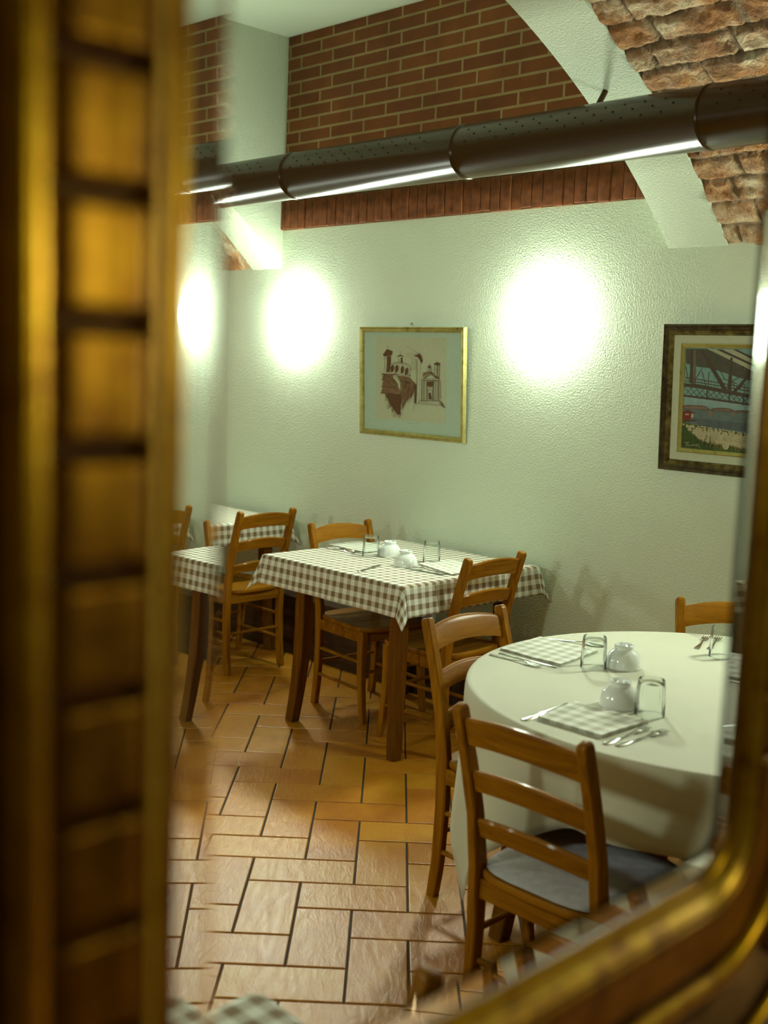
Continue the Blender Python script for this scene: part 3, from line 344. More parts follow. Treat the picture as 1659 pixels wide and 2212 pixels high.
ART2 = 'sky 0 98,506 427,508 443,242 105,253|sky2 0 119,306 256,299 421,287 422,261 296,267 110,271|under 0 103,503 201,504 410,421 411,382 351,393 283,411 215,427 165,431 108,443|pale 0 201,504 240,503 427,432 424,415|steel 0 240,503 266,503 426,441 427,432|pale 0 266,503 316,503 424,457 426,441|steel 0 316,503 334,503 427,466 424,457|steel 0 126,503 151,504 161,357 131,365|steel2 0 138,502 150,502 160,359 148,362|steel 0 169,495 187,497 309,338 290,334|steel 0 306,471 316,472 323,341 304,343|steel 0 394,416 407,413 340,331 325,334|steel 4 227,412 309,458|steel 4 154,373 184,425|steel 4 185,414 210,349|steel 4 217,412 218,350|steel 4 268,417 287,388|steel 4 317,402 369,438|steel 4 108,433 125,377|steel 4 323,379 368,404|steel 4 365,440 365,417|steel 4 378,371 380,328|steel 4 403,415 406,323|steel 4 223,466 253,469|steel 4 110,385 173,380 398,354|steel 4 110,371 174,368 399,342|steel 4 282,387 346,368|steel 4 323,379 337,346|steel 4 355,347 375,371|steel 1.5 114,391 116,362|steel 1.5 129,389 131,360|steel 1.5 144,388 146,359|steel 1.5 158,386 161,357|steel 1.5 173,384 176,355|steel 1.5 188,383 190,354|steel 1.5 203,381 205,352|steel 1.5 217,379 220,351|steel 1.5 232,378 234,349|steel 1.5 246,376 248,347|steel 1.5 260,374 263,346|steel 1.5 275,373 277,344|steel 1.5 289,371 291,343|steel 1.5 303,370 306,341|steel 1.5 317,368 320,340|steel 1.5 331,366 334,338|steel 1.5 345,365 348,337|steel 1.5 359,363 362,335|steel 1.5 373,362 376,334|steel 1.5 387,360 390,332|steel 1.5 401,358 403,330|steel 0 106,362 175,360 436,325 437,310 176,344 108,348|steel 0 107,315 217,309 435,291 436,283 218,300 108,307|steel 2.6 109,348 150,309|steel 2.6 147,346 112,314|steel 2.6 136,346 176,307|steel 2.6 173,344 139,311|steel 2.6 163,343 202,304|steel 2.6 199,341 166,309|steel 2.6 189,340 229,302|steel 2.6 225,338 192,306|steel 2.6 215,337 254,299|steel 2.6 251,336 218,304|steel 2.6 241,335 280,297|steel 2.6 277,333 244,301|steel 2.6 267,332 306,294|steel 2.6 302,330 270,298|steel 2.6 293,329 331,292|steel 2.6 328,328 295,296|steel 2.6 318,327 356,289|steel 2.6 353,325 321,293|steel 2.6 343,324 381,287|steel 2.6 378,322 346,291|steel 2.6 368,322 405,284|steel 2.6 402,320 371,289|steel 2.6 393,319 430,282|steel 2.6 427,317 396,286|steel 2.6 417,316 454,280|steel 2.6 451,315 420,284|steel 7 215,336 218,299|steel 7 315,326 318,291|steel 7 377,320 380,285|far 0 110,271 127,274 182,275 216,273 234,260 251,267 280,271 325,269 344,261 366,266 438,265 438,255 233,255 111,255|far2 0 116,268 182,271 217,268 227,260 117,259|far2 0 251,263 318,265 333,260 251,258|river 0 107,257 233,255 438,255 446,172 265,188 112,202|river2 0 163,222 262,218 442,213 445,180 303,183 188,193|far2 0 227,253 246,254 247,231 231,230|far2 0 332,252 345,252 346,240 335,239|red 0 110,243 134,253 165,241 151,239 151,210 111,212|steel 0 109,244 134,255 167,241 161,239 134,251 110,240|sheep 0 151,238 161,240 162,224 151,223|sheep 0 123,237 140,237 141,232 123,232|steel 0 111,211 173,215 172,208 111,201|grass 0 110,203 188,193 303,180 446,173 451,91 273,93 112,97|grass2 0 109,191 129,186 153,156 216,136 270,127 273,93 112,97|wool 0 125,191 123,188 118,187 114,189 112,191 115,194 119,195 124,193|sheep 0 123,192 121,190 117,190 113,191 112,193 114,195 118,196 122,195|wool 0 144,188 142,186 137,185 133,186 131,189 133,192 138,193 142,191|sheep 0 142,190 140,188 136,187 132,188 131,191 132,193 137,193 141,192|wool 0 161,187 158,185 154,184 150,185 148,188 150,191 155,192 159,190|sheep 0 159,189 157,187 153,186 149,187 147,190 149,192 153,192 157,191|wool 0 171,189 169,186 164,185 160,187 158,189 160,192 165,193 169,192|sheep 0 169,190 167,188 163,188 159,189 157,191 159,193 163,194 167,193|wool 0 196,186 194,183 190,182 185,184 184,187 186,189 190,190 195,189|sheep 0 194,188 193,186 188,185 184,186 183,188 185,190 189,191 193,190|wool 0 212,187 210,185 206,184 202,185 200,188 202,191 206,192 211,190|sheep 0 211,189 209,187 205,186 201,187 199,190 201,192 205,192 209,191|wool 0 225,186 223,183 219,182 214,184 213,187 215,189 219,190 223,189|sheep 0 223,187 221,185 217,185 213,186 212,188 214,190 218,191 222,190|wool 0 243,183 240,180 236,180 232,181 230,184 232,186 237,187 241,186|sheep 0 241,185 239,183 235,182 231,183 229,185 231,187 235,188 239,187|wool 0 254,184 252,181 248,180 243,182 242,185 244,187 248,188 253,187|sheep 0 252,185 251,183 246,183 243,184 241,186 243,188 247,189 251,188|wool 0 273,179 271,177 267,176 263,177 261,180 263,183 268,183 272,182|sheep 0 272,181 270,179 266,178 262,179 260,182 262,184 266,184 270,183|wool 0 294,181 292,179 287,178 283,179 282,182 284,185 288,185 292,184|sheep 0 292,183 290,181 286,180 282,181 281,184 283,186 287,186 291,185|wool 0 310,180 308,178 304,177 300,178 298,181 300,184 305,184 309,183|sheep 0 309,182 307,180 303,179 299,180 297,183 299,185 303,185 307,184|wool 0 325,179 323,177 319,176 314,177 313,180 315,183 319,183 323,182|sheep 0 323,181 321,179 317,178 314,179 312,182 314,184 318,184 322,183|wool 0 336,175 334,172 330,171 325,173 324,176 326,178 330,179 334,178|sheep 0 334,177 332,175 328,174 325,175 323,177 325,179 329,180 333,179|wool 0 354,177 352,174 347,173 343,175 342,177 344,180 348,181 352,179|sheep 0 352,178 350,176 346,176 342,177 341,179 343,181 347,182 350,181|wool 0 377,172 375,169 370,169 366,170 365,173 367,175 371,176 375,175|sheep 0 375,174 373,172 369,171 365,172 364,174 366,176 370,177 373,176|wool 0 386,171 384,168 380,167 376,169 375,172 377,174 381,175 385,174|sheep 0 385,172 383,170 379,170 375,171 374,173 376,175 380,176 383,175|wool 0 404,171 402,168 398,168 394,169 393,172 395,174 399,175 403,174|sheep 0 403,173 401,171 397,170 393,171 392,173 394,175 397,176 401,175|wool 0 417,169 415,166 411,165 407,167 406,170 408,172 412,173 416,172|sheep 0 416,170 414,168 410,168 406,169 405,171 407,173 410,174 414,173|wool 0 437,167 435,165 431,164 427,165 426,168 428,171 432,171 436,170|sheep 0 436,169 434,167 430,166 426,167 425,170 427,172 430,172 434,171|wool 0 149,183 146,179 139,178 133,180 131,184 134,188 140,189 146,187|sheep 0 147,185 144,182 138,181 132,182 130,186 133,189 139,189 144,188|wool 0 160,183 158,179 151,178 145,180 143,184 146,188 152,189 158,187|sheep 0 159,184 156,181 150,180 144,182 142,185 145,188 151,189 156,188|wool 0 175,182 172,178 166,177 160,179 158,183 161,187 167,188 173,186|sheep 0 173,184 171,181 165,180 159,182 157,185 160,188 166,189 171,187|wool 0 194,178 191,174 185,173 179,175 176,179 179,183 186,184 192,182|sheep 0 192,180 189,177 183,176 178,178 176,181 178,184 184,185 190,183|wool 0 208,177 205,173 199,172 193,174 190,178 193,182 200,183 206,181|sheep 0 206,179 203,176 198,175 192,176 190,180 192,183 198,183 204,182|wool 0 228,177 225,173 218,172 212,174 210,178 213,182 219,183 225,181|sheep 0 226,179 223,176 217,175 212,177 209,180 212,183 218,184 224,182|wool 0 249,175 246,171 239,170 233,172 231,176 234,180 240,181 246,179|sheep 0 247,177 244,174 238,173 233,174 231,178 233,181 239,181 245,180|wool 0 261,174 258,170 251,169 245,171 243,175 246,179 252,180 258,178|sheep 0 259,176 256,173 250,172 245,174 243,177 245,180 251,181 257,179|wool 0 280,175 277,171 271,170 265,172 263,176 266,180 272,181 278,179|sheep 0 278,176 276,173 270,173 265,174 263,177 265,180 271,181 276,180|wool 0 299,173 296,170 290,169 284,171 282,175 285,178 291,179 297,177|sheep 0 297,175 295,172 289,171 283,173 281,176 284,179 290,180 295,178|wool 0 314,169 311,165 305,164 299,166 297,170 299,173 306,175 311,173|sheep 0 312,170 309,167 304,167 298,168 296,171 299,174 304,175 310,173|wool 0 323,168 320,165 314,163 308,165 306,169 309,173 315,174 321,172|sheep 0 321,170 319,167 313,166 308,168 306,171 308,174 314,175 319,173|wool 0 342,168 340,164 333,163 328,165 325,169 328,173 334,174 340,172|sheep 0 340,169 338,167 332,166 327,167 325,171 327,173 333,174 338,173|wool 0 355,169 352,166 346,165 340,167 338,171 341,174 347,175 353,173|sheep 0 353,171 351,168 345,167 340,169 338,172 340,175 346,176 351,174|wool 0 373,164 370,160 364,159 358,161 356,165 359,169 365,170 371,168|sheep 0 371,166 368,163 363,162 358,163 356,167 358,169 364,170 369,169|wool 0 389,164 386,160 380,159 374,161 372,165 375,168 381,170 387,168|sheep 0 387,165 384,163 379,162 374,163 372,166 374,169 380,170 385,169|wool 0 411,161 408,158 402,157 397,158 395,162 397,166 403,167 409,165|sheep 0 409,163 407,160 401,159 396,161 394,164 396,167 402,168 407,166|wool 0 421,163 419,160 413,159 407,160 405,164 408,168 414,169 419,167|sheep 0 420,165 417,162 412,161 406,163 404,166 407,169 412,170 418,168|wool 0 439,160 436,157 430,155 425,157 422,161 425,165 431,166 437,164|sheep 0 437,162 434,159 429,158 424,160 422,163 424,166 430,166 435,165|wool 0 162,172 158,167 150,165 142,168 139,173 143,178 151,179 159,177|sheep 0 160,173 157,169 149,168 142,170 139,175 142,178 150,180 157,177|wool 0 186,169 182,165 174,163 166,166 163,171 167,176 175,177 183,175|sheep 0 183,171 180,167 172,166 165,168 162,172 166,176 173,177 181,175|wool 0 195,168 192,163 183,162 175,165 173,170 176,175 185,176 192,174|sheep 0 193,170 190,166 182,165 175,167 172,171 176,175 183,176 190,174|wool 0 212,170 209,165 200,164 193,166 190,172 193,176 202,178 209,175|sheep 0 210,172 207,168 199,167 192,169 189,173 193,177 200,178 208,176|wool 0 234,166 230,161 222,159 214,162 211,167 215,172 223,174 231,171|sheep 0 232,167 229,164 221,163 214,165 211,169 214,173 222,174 229,172|wool 0 248,165 244,160 236,158 228,161 226,166 229,171 237,173 245,170|sheep 0 246,166 243,163 235,162 228,164 225,168 229,172 236,173 243,171|wool 0 266,166 262,162 254,160 247,163 244,168 248,173 256,174 263,172|sheep 0 264,168 261,164 253,163 246,165 243,169 247,173 254,174 261,172|wool 0 280,166 277,161 269,160 261,162 258,168 262,172 270,174 278,171|sheep 0 278,168 275,164 268,163 260,165 258,169 261,173 268,174 276,172|wool 0 295,165 291,160 283,159 275,161 272,167 276,171 284,173 292,170|sheep 0 292,167 289,163 282,162 275,164 272,168 275,172 283,173 290,171|wool 0 317,160 313,155 305,153 297,156 295,161 298,166 306,167 314,165|sheep 0 315,161 311,158 304,156 297,159 294,163 297,166 305,168 312,165|wool 0 328,163 324,159 316,157 309,160 306,165 309,170 317,171 325,169|sheep 0 326,165 322,161 315,160 308,162 305,166 309,170 316,171 323,169|wool 0 351,159 348,155 340,153 332,156 329,161 333,166 341,167 348,165|sheep 0 349,161 346,157 339,156 332,158 329,162 332,166 340,167 347,165|wool 0 362,160 358,155 351,154 343,156 340,162 344,166 352,168 359,165|sheep 0 360,162 357,158 349,157 342,159 340,163 343,167 350,168 357,166|wool 0 380,156 376,151 368,150 361,152 358,158 362,162 369,164 377,161|sheep 0 378,158 374,154 367,153 360,155 358,159 361,163 368,164 375,162|wool 0 394,157 391,152 383,151 375,153 373,158 376,163 384,165 391,162|sheep 0 392,159 389,155 382,154 375,156 372,160 375,164 383,165 390,163|wool 0 407,154 403,149 395,148 388,150 385,155 389,160 396,162 404,159|sheep 0 405,156 401,152 394,151 387,153 385,157 388,160 395,162 402,160|wool 0 422,155 418,150 411,149 403,151 401,156 404,161 412,162 419,160|sheep 0 420,156 417,153 410,152 403,154 400,158 403,161 410,162 417,160|wool 0 444,155 441,150 433,149 426,151 423,156 427,161 434,162 442,160|sheep 0 442,156 439,153 432,152 425,154 423,158 426,161 433,163 440,161|wool 0 189,161 184,155 174,153 164,156 161,162 166,168 176,170 185,167|sheep 0 187,162 182,158 173,156 164,159 161,164 165,169 174,170 183,167|wool 2.2 168,158 169,144|wool 2.2 180,159 181,145|wool 0 205,160 200,154 190,152 180,156 177,162 181,168 191,170 201,167|sheep 0 202,162 198,157 189,156 180,159 176,164 181,168 190,170 199,167|wool 2.2 184,158 185,144|wool 2.2 196,159 197,145|wool 0 216,161 212,155 202,153 192,157 189,163 193,169 203,171 213,168|sheep 0 214,163 210,158 201,157 192,159 188,165 192,169 202,171 211,168|wool 2.2 195,159 197,145|wool 2.2 208,160 209,146|wool 0 233,158 229,152 219,150 209,153 206,160 210,166 220,168 230,165|sheep 0 231,160 227,155 218,154 209,156 206,161 210,166 219,167 228,165|wool 2.2 213,156 214,142|wool 2.2 225,156 226,143|wool 0 251,159 247,153 237,151 227,154 224,161 228,166 238,168 248,165|sheep 0 249,160 245,156 236,154 227,157 223,162 228,167 237,168 246,165|wool 2.2 230,156 232,142|wool 2.2 243,157 244,143|wool 0 274,155 270,149 260,147 250,151 247,157 251,163 261,165 271,162|sheep 0 272,157 268,152 259,151 250,154 247,159 251,163 260,165 269,162|wool 2.2 254,153 255,139|wool 2.2 266,154 267,140|wool 0 290,156 286,150 276,148 266,151 263,158 267,164 277,166 287,162|sheep 0 288,158 284,153 275,152 266,154 263,159 267,164 276,165 285,163|wool 2.2 270,154 271,140|wool 2.2 282,154 283,141|wool 0 302,154 298,148 288,146 278,149 275,156 279,162 289,163 299,160|sheep 0 300,156 296,151 287,150 278,152 275,157 279,162 288,163 296,161|wool 2.2 282,151 283,138|wool 2.2 294,152 295,139|wool 0 318,155 313,149 304,147 294,150 291,157 295,163 305,164 314,161|sheep 0 316,157 312,152 303,151 294,153 291,158 295,163 304,164 312,162|wool 2.2 298,152 299,139|wool 2.2 310,153 311,140|wool 0 333,155 329,149 319,147 310,150 306,156 311,162 321,164 330,161|sheep 0 331,156 327,152 318,150 309,153 306,158 310,162 319,164 328,161|wool 2.2 313,152 314,138|wool 2.2 325,153 326,139|wool 0 349,150 345,144 335,142 326,145 323,151 327,157 337,159 346,156|sheep 0 347,151 343,147 334,145 326,148 322,153 326,157 335,159 344,156|wool 2.2 329,147 330,133|wool 2.2 341,148 342,134|wool 0 370,150 366,144 356,142 347,145 344,152 348,157 358,159 367,156|sheep 0 368,151 364,147 355,145 347,148 343,153 347,158 356,159 365,156|wool 2.2 350,147 351,134|wool 2.2 362,148 363,135|wool 0 382,150 378,145 368,143 359,146 356,152 360,158 369,160 379,157|sheep 0 380,152 376,147 367,146 358,149 355,154 359,158 368,160 377,157|wool 2.2 362,148 363,134|wool 2.2 374,149 375,135|wool 0 394,150 390,144 380,142 371,145 368,152 372,157 382,159 391,156|sheep 0 392,151 388,147 379,146 371,148 368,153 371,158 380,159 389,156|wool 2.2 374,147 375,134|wool 2.2 386,148 387,135|wool 0 416,146 412,140 402,138 393,141 390,147 394,153 404,155 413,152|sheep 0 414,147 410,143 401,141 393,144 390,149 394,153 402,155 411,152|wool 2.2 396,143 398,130|wool 2.2 408,144 409,131|wool 0 428,145 424,139 414,138 405,141 402,147 406,153 416,154 425,151|sheep 0 426,147 422,142 413,141 405,143 402,148 406,153 414,154 423,152|wool 2.2 408,143 410,129|wool 2.2 420,144 421,130|wool 0 447,144 443,139 434,137 425,140 421,146 425,152 435,154 444,150|sheep 0 445,146 441,141 432,140 424,142 421,147 425,152 433,153 442,151|wool 2.2 428,142 429,128|wool 2.2 439,143 440,129|wool 0 209,152 203,145 192,143 180,146 176,154 181,161 193,163 205,160|sheep 0 206,154 201,148 190,146 180,150 176,156 181,161 192,163 202,160|wool 2.2 184,149 186,132|wool 2.2 199,150 200,133|wool 0 223,151 217,144 205,142 194,146 190,153 195,160 207,163 219,159|sheep 0 220,153 215,148 204,146 194,149 190,155 195,161 206,162 216,159|wool 2.2 198,148 199,132|wool 2.2 213,149 214,133|wool 0 238,151 233,144 221,142 210,146 206,153 211,160 223,163 234,159|sheep 0 236,153 231,148 220,146 209,149 206,155 210,160 221,162 232,159|wool 2.2 214,148 215,132|wool 2.2 228,149 230,133|wool 0 259,149 254,142 242,140 231,143 227,151 232,158 244,160 255,157|sheep 0 257,151 252,145 241,143 231,147 227,153 232,158 243,160 253,157|wool 2.2 235,146 236,129|wool 2.2 250,147 251,130|wool 0 271,147 266,140 254,138 243,141 239,149 244,156 256,158 267,155|sheep 0 269,149 264,143 253,141 243,145 239,151 244,156 255,158 265,155|wool 2.2 247,144 249,127|wool 2.2 262,145 263,128|wool 0 291,147 286,140 274,138 263,142 259,149 264,156 276,159 287,155|sheep 0 288,149 284,144 273,142 262,145 258,151 263,156 274,158 284,155|wool 2.2 267,144 268,128|wool 2.2 281,145 282,129|wool 0 301,147 296,140 284,138 273,141 269,149 274,156 286,158 297,154|sheep 0 299,149 294,143 283,141 273,144 269,150 274,156 285,158 295,155|wool 2.2 277,144 279,127|wool 2.2 292,145 293,128|wool 0 320,145 314,138 303,136 292,140 288,147 293,154 304,156 315,153|sheep 0 317,147 312,141 302,140 291,143 287,149 292,154 303,156 313,153|wool 2.2 296,142 297,126|wool 2.2 310,143 311,127|wool 0 338,143 332,136 321,134 310,138 306,145 311,152 322,154 333,151|sheep 0 335,145 330,139 320,138 310,141 306,147 310,152 321,154 331,151|wool 2.2 314,140 315,124|wool 2.2 328,141 329,125|wool 0 355,142 350,135 339,133 328,137 323,144 329,151 340,153 351,150|sheep 0 353,144 348,138 337,137 327,140 323,146 328,151 339,153 349,150|wool 2.2 332,139 333,123|wool 2.2 346,140 347,124|wool 0 368,142 363,135 352,133 341,136 337,144 342,151 353,153 364,149|sheep 0 366,144 361,138 351,136 341,139 337,145 341,151 352,153 362,150|wool 2.2 345,139 346,123|wool 2.2 359,140 360,124|wool 0 388,140 382,133 371,131 360,134 356,142 361,149 373,151 384,147|sheep 0 385,141 381,136 370,134 360,137 356,143 361,149 371,150 381,147|wool 2.2 364,137 366,121|wool 2.2 378,138 379,122|wool 0 400,139 395,132 384,130 373,133 369,141 374,148 385,150 396,146|sheep 0 398,141 393,135 382,133 372,136 369,142 373,148 384,149 394,146|wool 2.2 377,136 378,120|wool 2.2 390,137 392,121|wool 0 420,138 415,131 404,129 393,133 389,140 394,147 405,149 416,146|sheep 0 418,140 413,135 403,133 393,136 389,142 394,147 404,149 414,146|wool 2.2 397,135 398,119|wool 2.2 411,136 412,120|wool 0 437,136 432,129 420,127 410,130 406,138 411,145 422,147 433,143|sheep 0 434,138 430,132 419,131 409,134 406,139 410,145 421,146 430,143|wool 2.2 414,133 415,117|wool 2.2 427,134 429,118|wool 0 448,137 443,130 432,128 421,132 417,139 422,146 433,148 444,144|sheep 0 446,139 441,133 431,132 421,135 417,141 422,146 432,148 442,145|wool 2.2 425,134 426,118|wool 2.2 439,135 440,119|wool 0 225,142 219,134 205,132 192,136 187,145 193,153 207,156 220,151|sheep 0 222,144 217,138 204,136 192,139 187,146 193,153 205,155 218,151|wool 2.2 197,138 198,119|wool 2.2 214,140 215,121|wool 0 248,143 242,135 228,132 215,136 210,145 217,153 230,156 243,151|sheep 0 246,144 240,138 227,136 215,140 211,147 216,153 229,155 241,151|wool 2.2 220,139 222,120|wool 2.2 237,140 239,121|wool 0 262,141 256,132 243,130 230,134 225,143 231,151 245,154 258,149|sheep 0 260,142 254,136 242,134 230,137 225,144 231,151 243,153 255,149|wool 2.2 235,136 236,118|wool 2.2 251,138 253,119|wool 0 279,142 273,134 259,131 246,136 241,144 248,153 261,155 274,151|sheep 0 276,144 271,137 258,135 246,139 242,146 247,152 260,154 272,151|wool 2.2 251,138 253,119|wool 2.2 268,139 269,120|wool 0 296,139 290,131 276,128 263,133 258,141 265,149 278,152 291,148|sheep 0 293,141 287,134 275,132 263,136 259,143 264,149 277,151 289,148|wool 2.2 268,135 270,116|wool 2.2 285,136 286,117|wool 0 311,139 305,131 291,128 278,132 274,141 280,149 293,152 306,148|sheep 0 308,140 303,134 290,132 278,136 274,143 279,149 292,151 304,147|wool 2.2 283,135 285,116|wool 2.2 300,136 301,117|wool 0 327,136 320,128 307,125 294,130 290,138 296,146 309,149 322,145|sheep 0 324,138 318,132 306,130 294,133 290,140 295,146 308,148 319,145|wool 2.2 299,132 301,113|wool 2.2 316,133 317,115|wool 0 343,135 337,127 323,125 311,129 306,138 312,146 325,148 338,144|sheep 0 340,137 334,131 322,129 310,132 306,139 311,145 324,147 336,144|wool 2.2 315,131 317,113|wool 2.2 332,132 333,114|wool 0 353,137 347,129 334,127 321,131 316,140 322,148 336,150 348,146|sheep 0 350,139 345,133 333,131 321,134 316,141 322,147 334,149 346,146|wool 2.2 326,133 327,115|wool 2.2 342,134 344,116|wool 0 373,134 367,126 353,123 341,127 336,136 342,144 355,147 368,142|sheep 0 370,135 365,129 352,127 341,131 336,137 342,144 354,146 366,142|wool 2.2 346,130 347,111|wool 2.2 362,131 363,112|wool 0 386,133 380,125 367,122 355,126 350,135 356,143 369,145 382,141|sheep 0 384,134 378,128 366,126 355,130 350,136 356,143 368,145 379,141|wool 2.2 359,129 361,110|wool 2.2 376,130 377,111|wool 0 405,134 399,126 386,124 374,128 369,137 375,145 388,147 401,143|sheep 0 403,136 397,130 385,128 374,131 369,138 375,144 387,146 398,143|wool 2.2 379,130 380,112|wool 2.2 395,132 396,113|wool 0 420,133 414,125 401,122 388,126 384,135 390,143 403,145 415,141|sheep 0 417,134 412,128 400,126 388,129 384,136 389,142 401,144 413,141|wool 2.2 393,129 395,110|wool 2.2 409,130 411,111|wool 0 431,132 426,124 413,122 400,126 396,134 402,142 415,145 427,141|sheep 0 429,134 424,128 412,126 400,129 396,136 401,142 413,144 425,141|wool 2.2 405,128 407,110|wool 2.2 421,129 422,111|wool 0 449,131 443,123 431,120 418,124 414,133 419,141 432,144 445,139|sheep 0 447,132 441,126 430,124 418,128 414,135 419,141 431,143 442,139|wool 2.2 423,127 424,108|wool 2.2 439,128 440,110|wool 0 245,137 238,128 223,125 208,129 202,139 209,149 225,152 240,147|sheep 0 242,139 236,131 222,129 208,133 203,141 209,148 223,151 237,146|wool 2.2 214,132 215,110|wool 2.2 233,133 234,112|wool 0 264,134 257,125 242,122 227,127 221,137 229,146 244,149 259,144|sheep 0 261,136 255,129 241,126 227,130 222,138 228,145 242,148 256,144|wool 2.2 233,129 234,108|wool 2.2 252,130 253,109|wool 0 282,132 275,123 260,120 245,125 239,134 246,144 262,147 276,142|sheep 0 279,134 273,126 258,124 245,128 240,136 246,143 260,145 274,141|wool 2.2 250,127 252,106|wool 2.2 269,128 271,107|wool 0 295,130 288,120 272,117 258,122 252,132 259,141 275,144 289,139|sheep 0 292,131 286,124 271,122 258,126 253,134 259,141 273,143 287,139|wool 2.2 263,125 265,103|wool 2.2 282,126 284,105|wool 0 308,131 302,122 286,119 272,124 266,134 273,143 289,146 303,141|sheep 0 306,133 299,126 285,123 272,127 267,135 273,142 287,145 301,141|wool 2.2 277,126 279,105|wool 2.2 296,128 298,106|wool 0 327,130 320,121 305,118 290,122 285,132 292,142 307,145 322,140|sheep 0 324,131 318,124 304,122 290,126 285,134 292,141 306,143 319,139|wool 2.2 296,125 298,104|wool 2.2 315,126 316,105|wool 0 342,127 335,118 320,115 305,120 300,129 307,139 322,142 336,137|sheep 0 339,129 333,121 319,119 305,123 300,131 306,138 320,140 334,136|wool 2.2 311,122 313,101|wool 2.2 329,123 331,102|wool 0 359,129 353,120 338,117 323,122 318,132 325,141 340,144 354,139|sheep 0 357,131 350,124 337,122 323,126 318,134 324,141 338,143 352,139|wool 2.2 329,125 331,103|wool 2.2 347,126 349,105|wool 0 377,128 370,119 356,116 341,121 336,131 343,140 358,143 372,138|sheep 0 374,130 368,123 355,120 341,124 336,132 342,139 356,141 369,137|wool 2.2 347,123 349,102|wool 2.2 365,125 367,104|wool 0 392,126 386,117 371,114 357,119 351,128 358,137 373,140 387,136|sheep 0 390,128 384,121 370,118 357,122 352,130 358,137 371,139 385,135|wool 2.2 362,121 364,100|wool 2.2 380,122 382,102|wool 0 409,122 402,113 387,110 373,115 368,125 374,134 389,137 403,132|sheep 0 406,124 400,117 386,114 373,118 368,126 374,133 388,135 401,131|wool 2.2 378,117 380,96|wool 2.2 397,119 398,98|wool 0 426,123 419,114 405,111 390,116 385,126 392,135 407,138 421,133|sheep 0 423,125 417,118 404,116 390,120 385,127 392,134 405,137 418,133|wool 2.2 396,119 398,98|wool 2.2 414,120 416,99|wool 0 441,121 435,112 420,109 406,114 401,124 408,133 422,136 436,131|sheep 0 439,123 433,116 419,114 406,118 401,125 407,132 421,135 434,131|wool 2.2 412,117 413,96|wool 2.2 430,118 431,97|wool 0 453,123 446,114 432,111 418,116 412,125 419,134 434,137 448,133|sheep 0 450,125 444,118 431,115 418,119 413,127 419,134 432,136 445,132|wool 2.2 423,118 425,97|wool 2.2 441,120 443,99|sheep 0 302,146 299,139 290,136 280,138 276,144 279,151 288,155 298,153|sheep 0 331,106 320,103 309,108 304,118 308,128 319,131 330,126 335,116|sheep 0 333,128 331,123 325,120 318,122 315,127 317,132 324,135 330,133|grass 1.6 209,118 210,139|grass2 1.6 210,125 212,132|grass 1.6 132,113 132,122|grass2 1.6 215,109 213,121|grass 1.6 150,123 152,135|grass2 1.6 265,112 265,122|grass 1.6 267,125 266,136|grass2 1.6 268,125 265,138|grass 1.6 135,111 133,122|grass2 1.6 238,113 234,126|grass 1.6 159,103 160,114|grass2 1.6 156,127 158,138|grass 1.6 210,121 210,137|grass2 1.6 230,134 231,145|grass 1.6 198,125 196,139|grass2 1.6 188,123 188,138|grass 1.6 120,122 118,141|grass2 1.6 253,122 249,140|grass 1.6 182,116 182,132|grass2 1.6 192,106 190,119|grass 1.6 247,133 244,151|grass2 1.6 126,104 126,117|grass 1.6 161,108 163,117|grass2 1.6 190,118 189,129|grass 1.6 139,113 141,121|grass2 1.6 152,106 153,122|grass 1.6 120,107 121,128|grass2 1.6 223,136 225,145|grass 1.6 217,107 218,116|grass2 1.6 162,104 159,119|grass 1.6 179,129 179,136|grass2 1.6 132,118 129,126|grass 1.6 206,113 207,122|grass2 1.6 182,124 182,138|grass 1.6 261,128 257,144|grass2 1.6 139,111 138,131|grass 1.6 202,116 200,131|grass2 1.6 156,109 155,117|grass 1.6 152,120 152,130|grass2 1.6 227,117 223,133|grass 1.6 128,126 128,136|grass2 1.6 251,124 249,142|grass 1.6 120,107 117,116|grass2 1.6 263,119 261,127|grass 1.6 266,120 268,129|grass2 1.6 212,125 210,137|grass 1.6 211,125 209,134|grass2 1.6 245,119 246,131|grass 1.6 248,123 247,138|grass2 1.6 230,125 227,132|grass 1.6 146,130 147,144|grass2 1.6 232,138 231,157|grass 1.6 212,123 211,131|grass2 1.6 139,126 137,138|grass 1.6 251,134 249,145|grass2 1.6 140,122 137,135|grass 1.6 121,101 119,120|grass2 1.6 223,116 221,136|grass 1.6 134,110 131,126|grass2 1.6 228,132 226,139|sheep 1.6 128,120 156,120 140,117 140,100 146,114 151,104 156,113 163,105 168,114 172,106 176,115 182,108 189,117 188,107 202,117 195,112 210,98'

# ================================================================ STRUCTURE
WY = 1.56; FY = -3.16; XL = -4.9; XR = 4.9; ZC = 3.47
ARC_C = (-0.8, -0.252); ARC_R = 3.40
def arc_z(y, R=ARC_R): return ARC_C[1] + math.sqrt(max(0.0, R*R - (y - ARC_C[0])**2))
def struct(o): o['kind'] = 'structure'; return o
def box_obj(name, lo, hi, mat, bev=0.0, parent=None):
    b = MB(); b.box(lo, hi, bev=bev); return b.build(name, mat, parent)
def uvbox(o, fn):
    me = o.data; l = me.uv_layers.new(name='UVMap')
    for lp in me.loops: l.data[lp.index].uv = fn(me.vertices[lp.vertex_index].co)

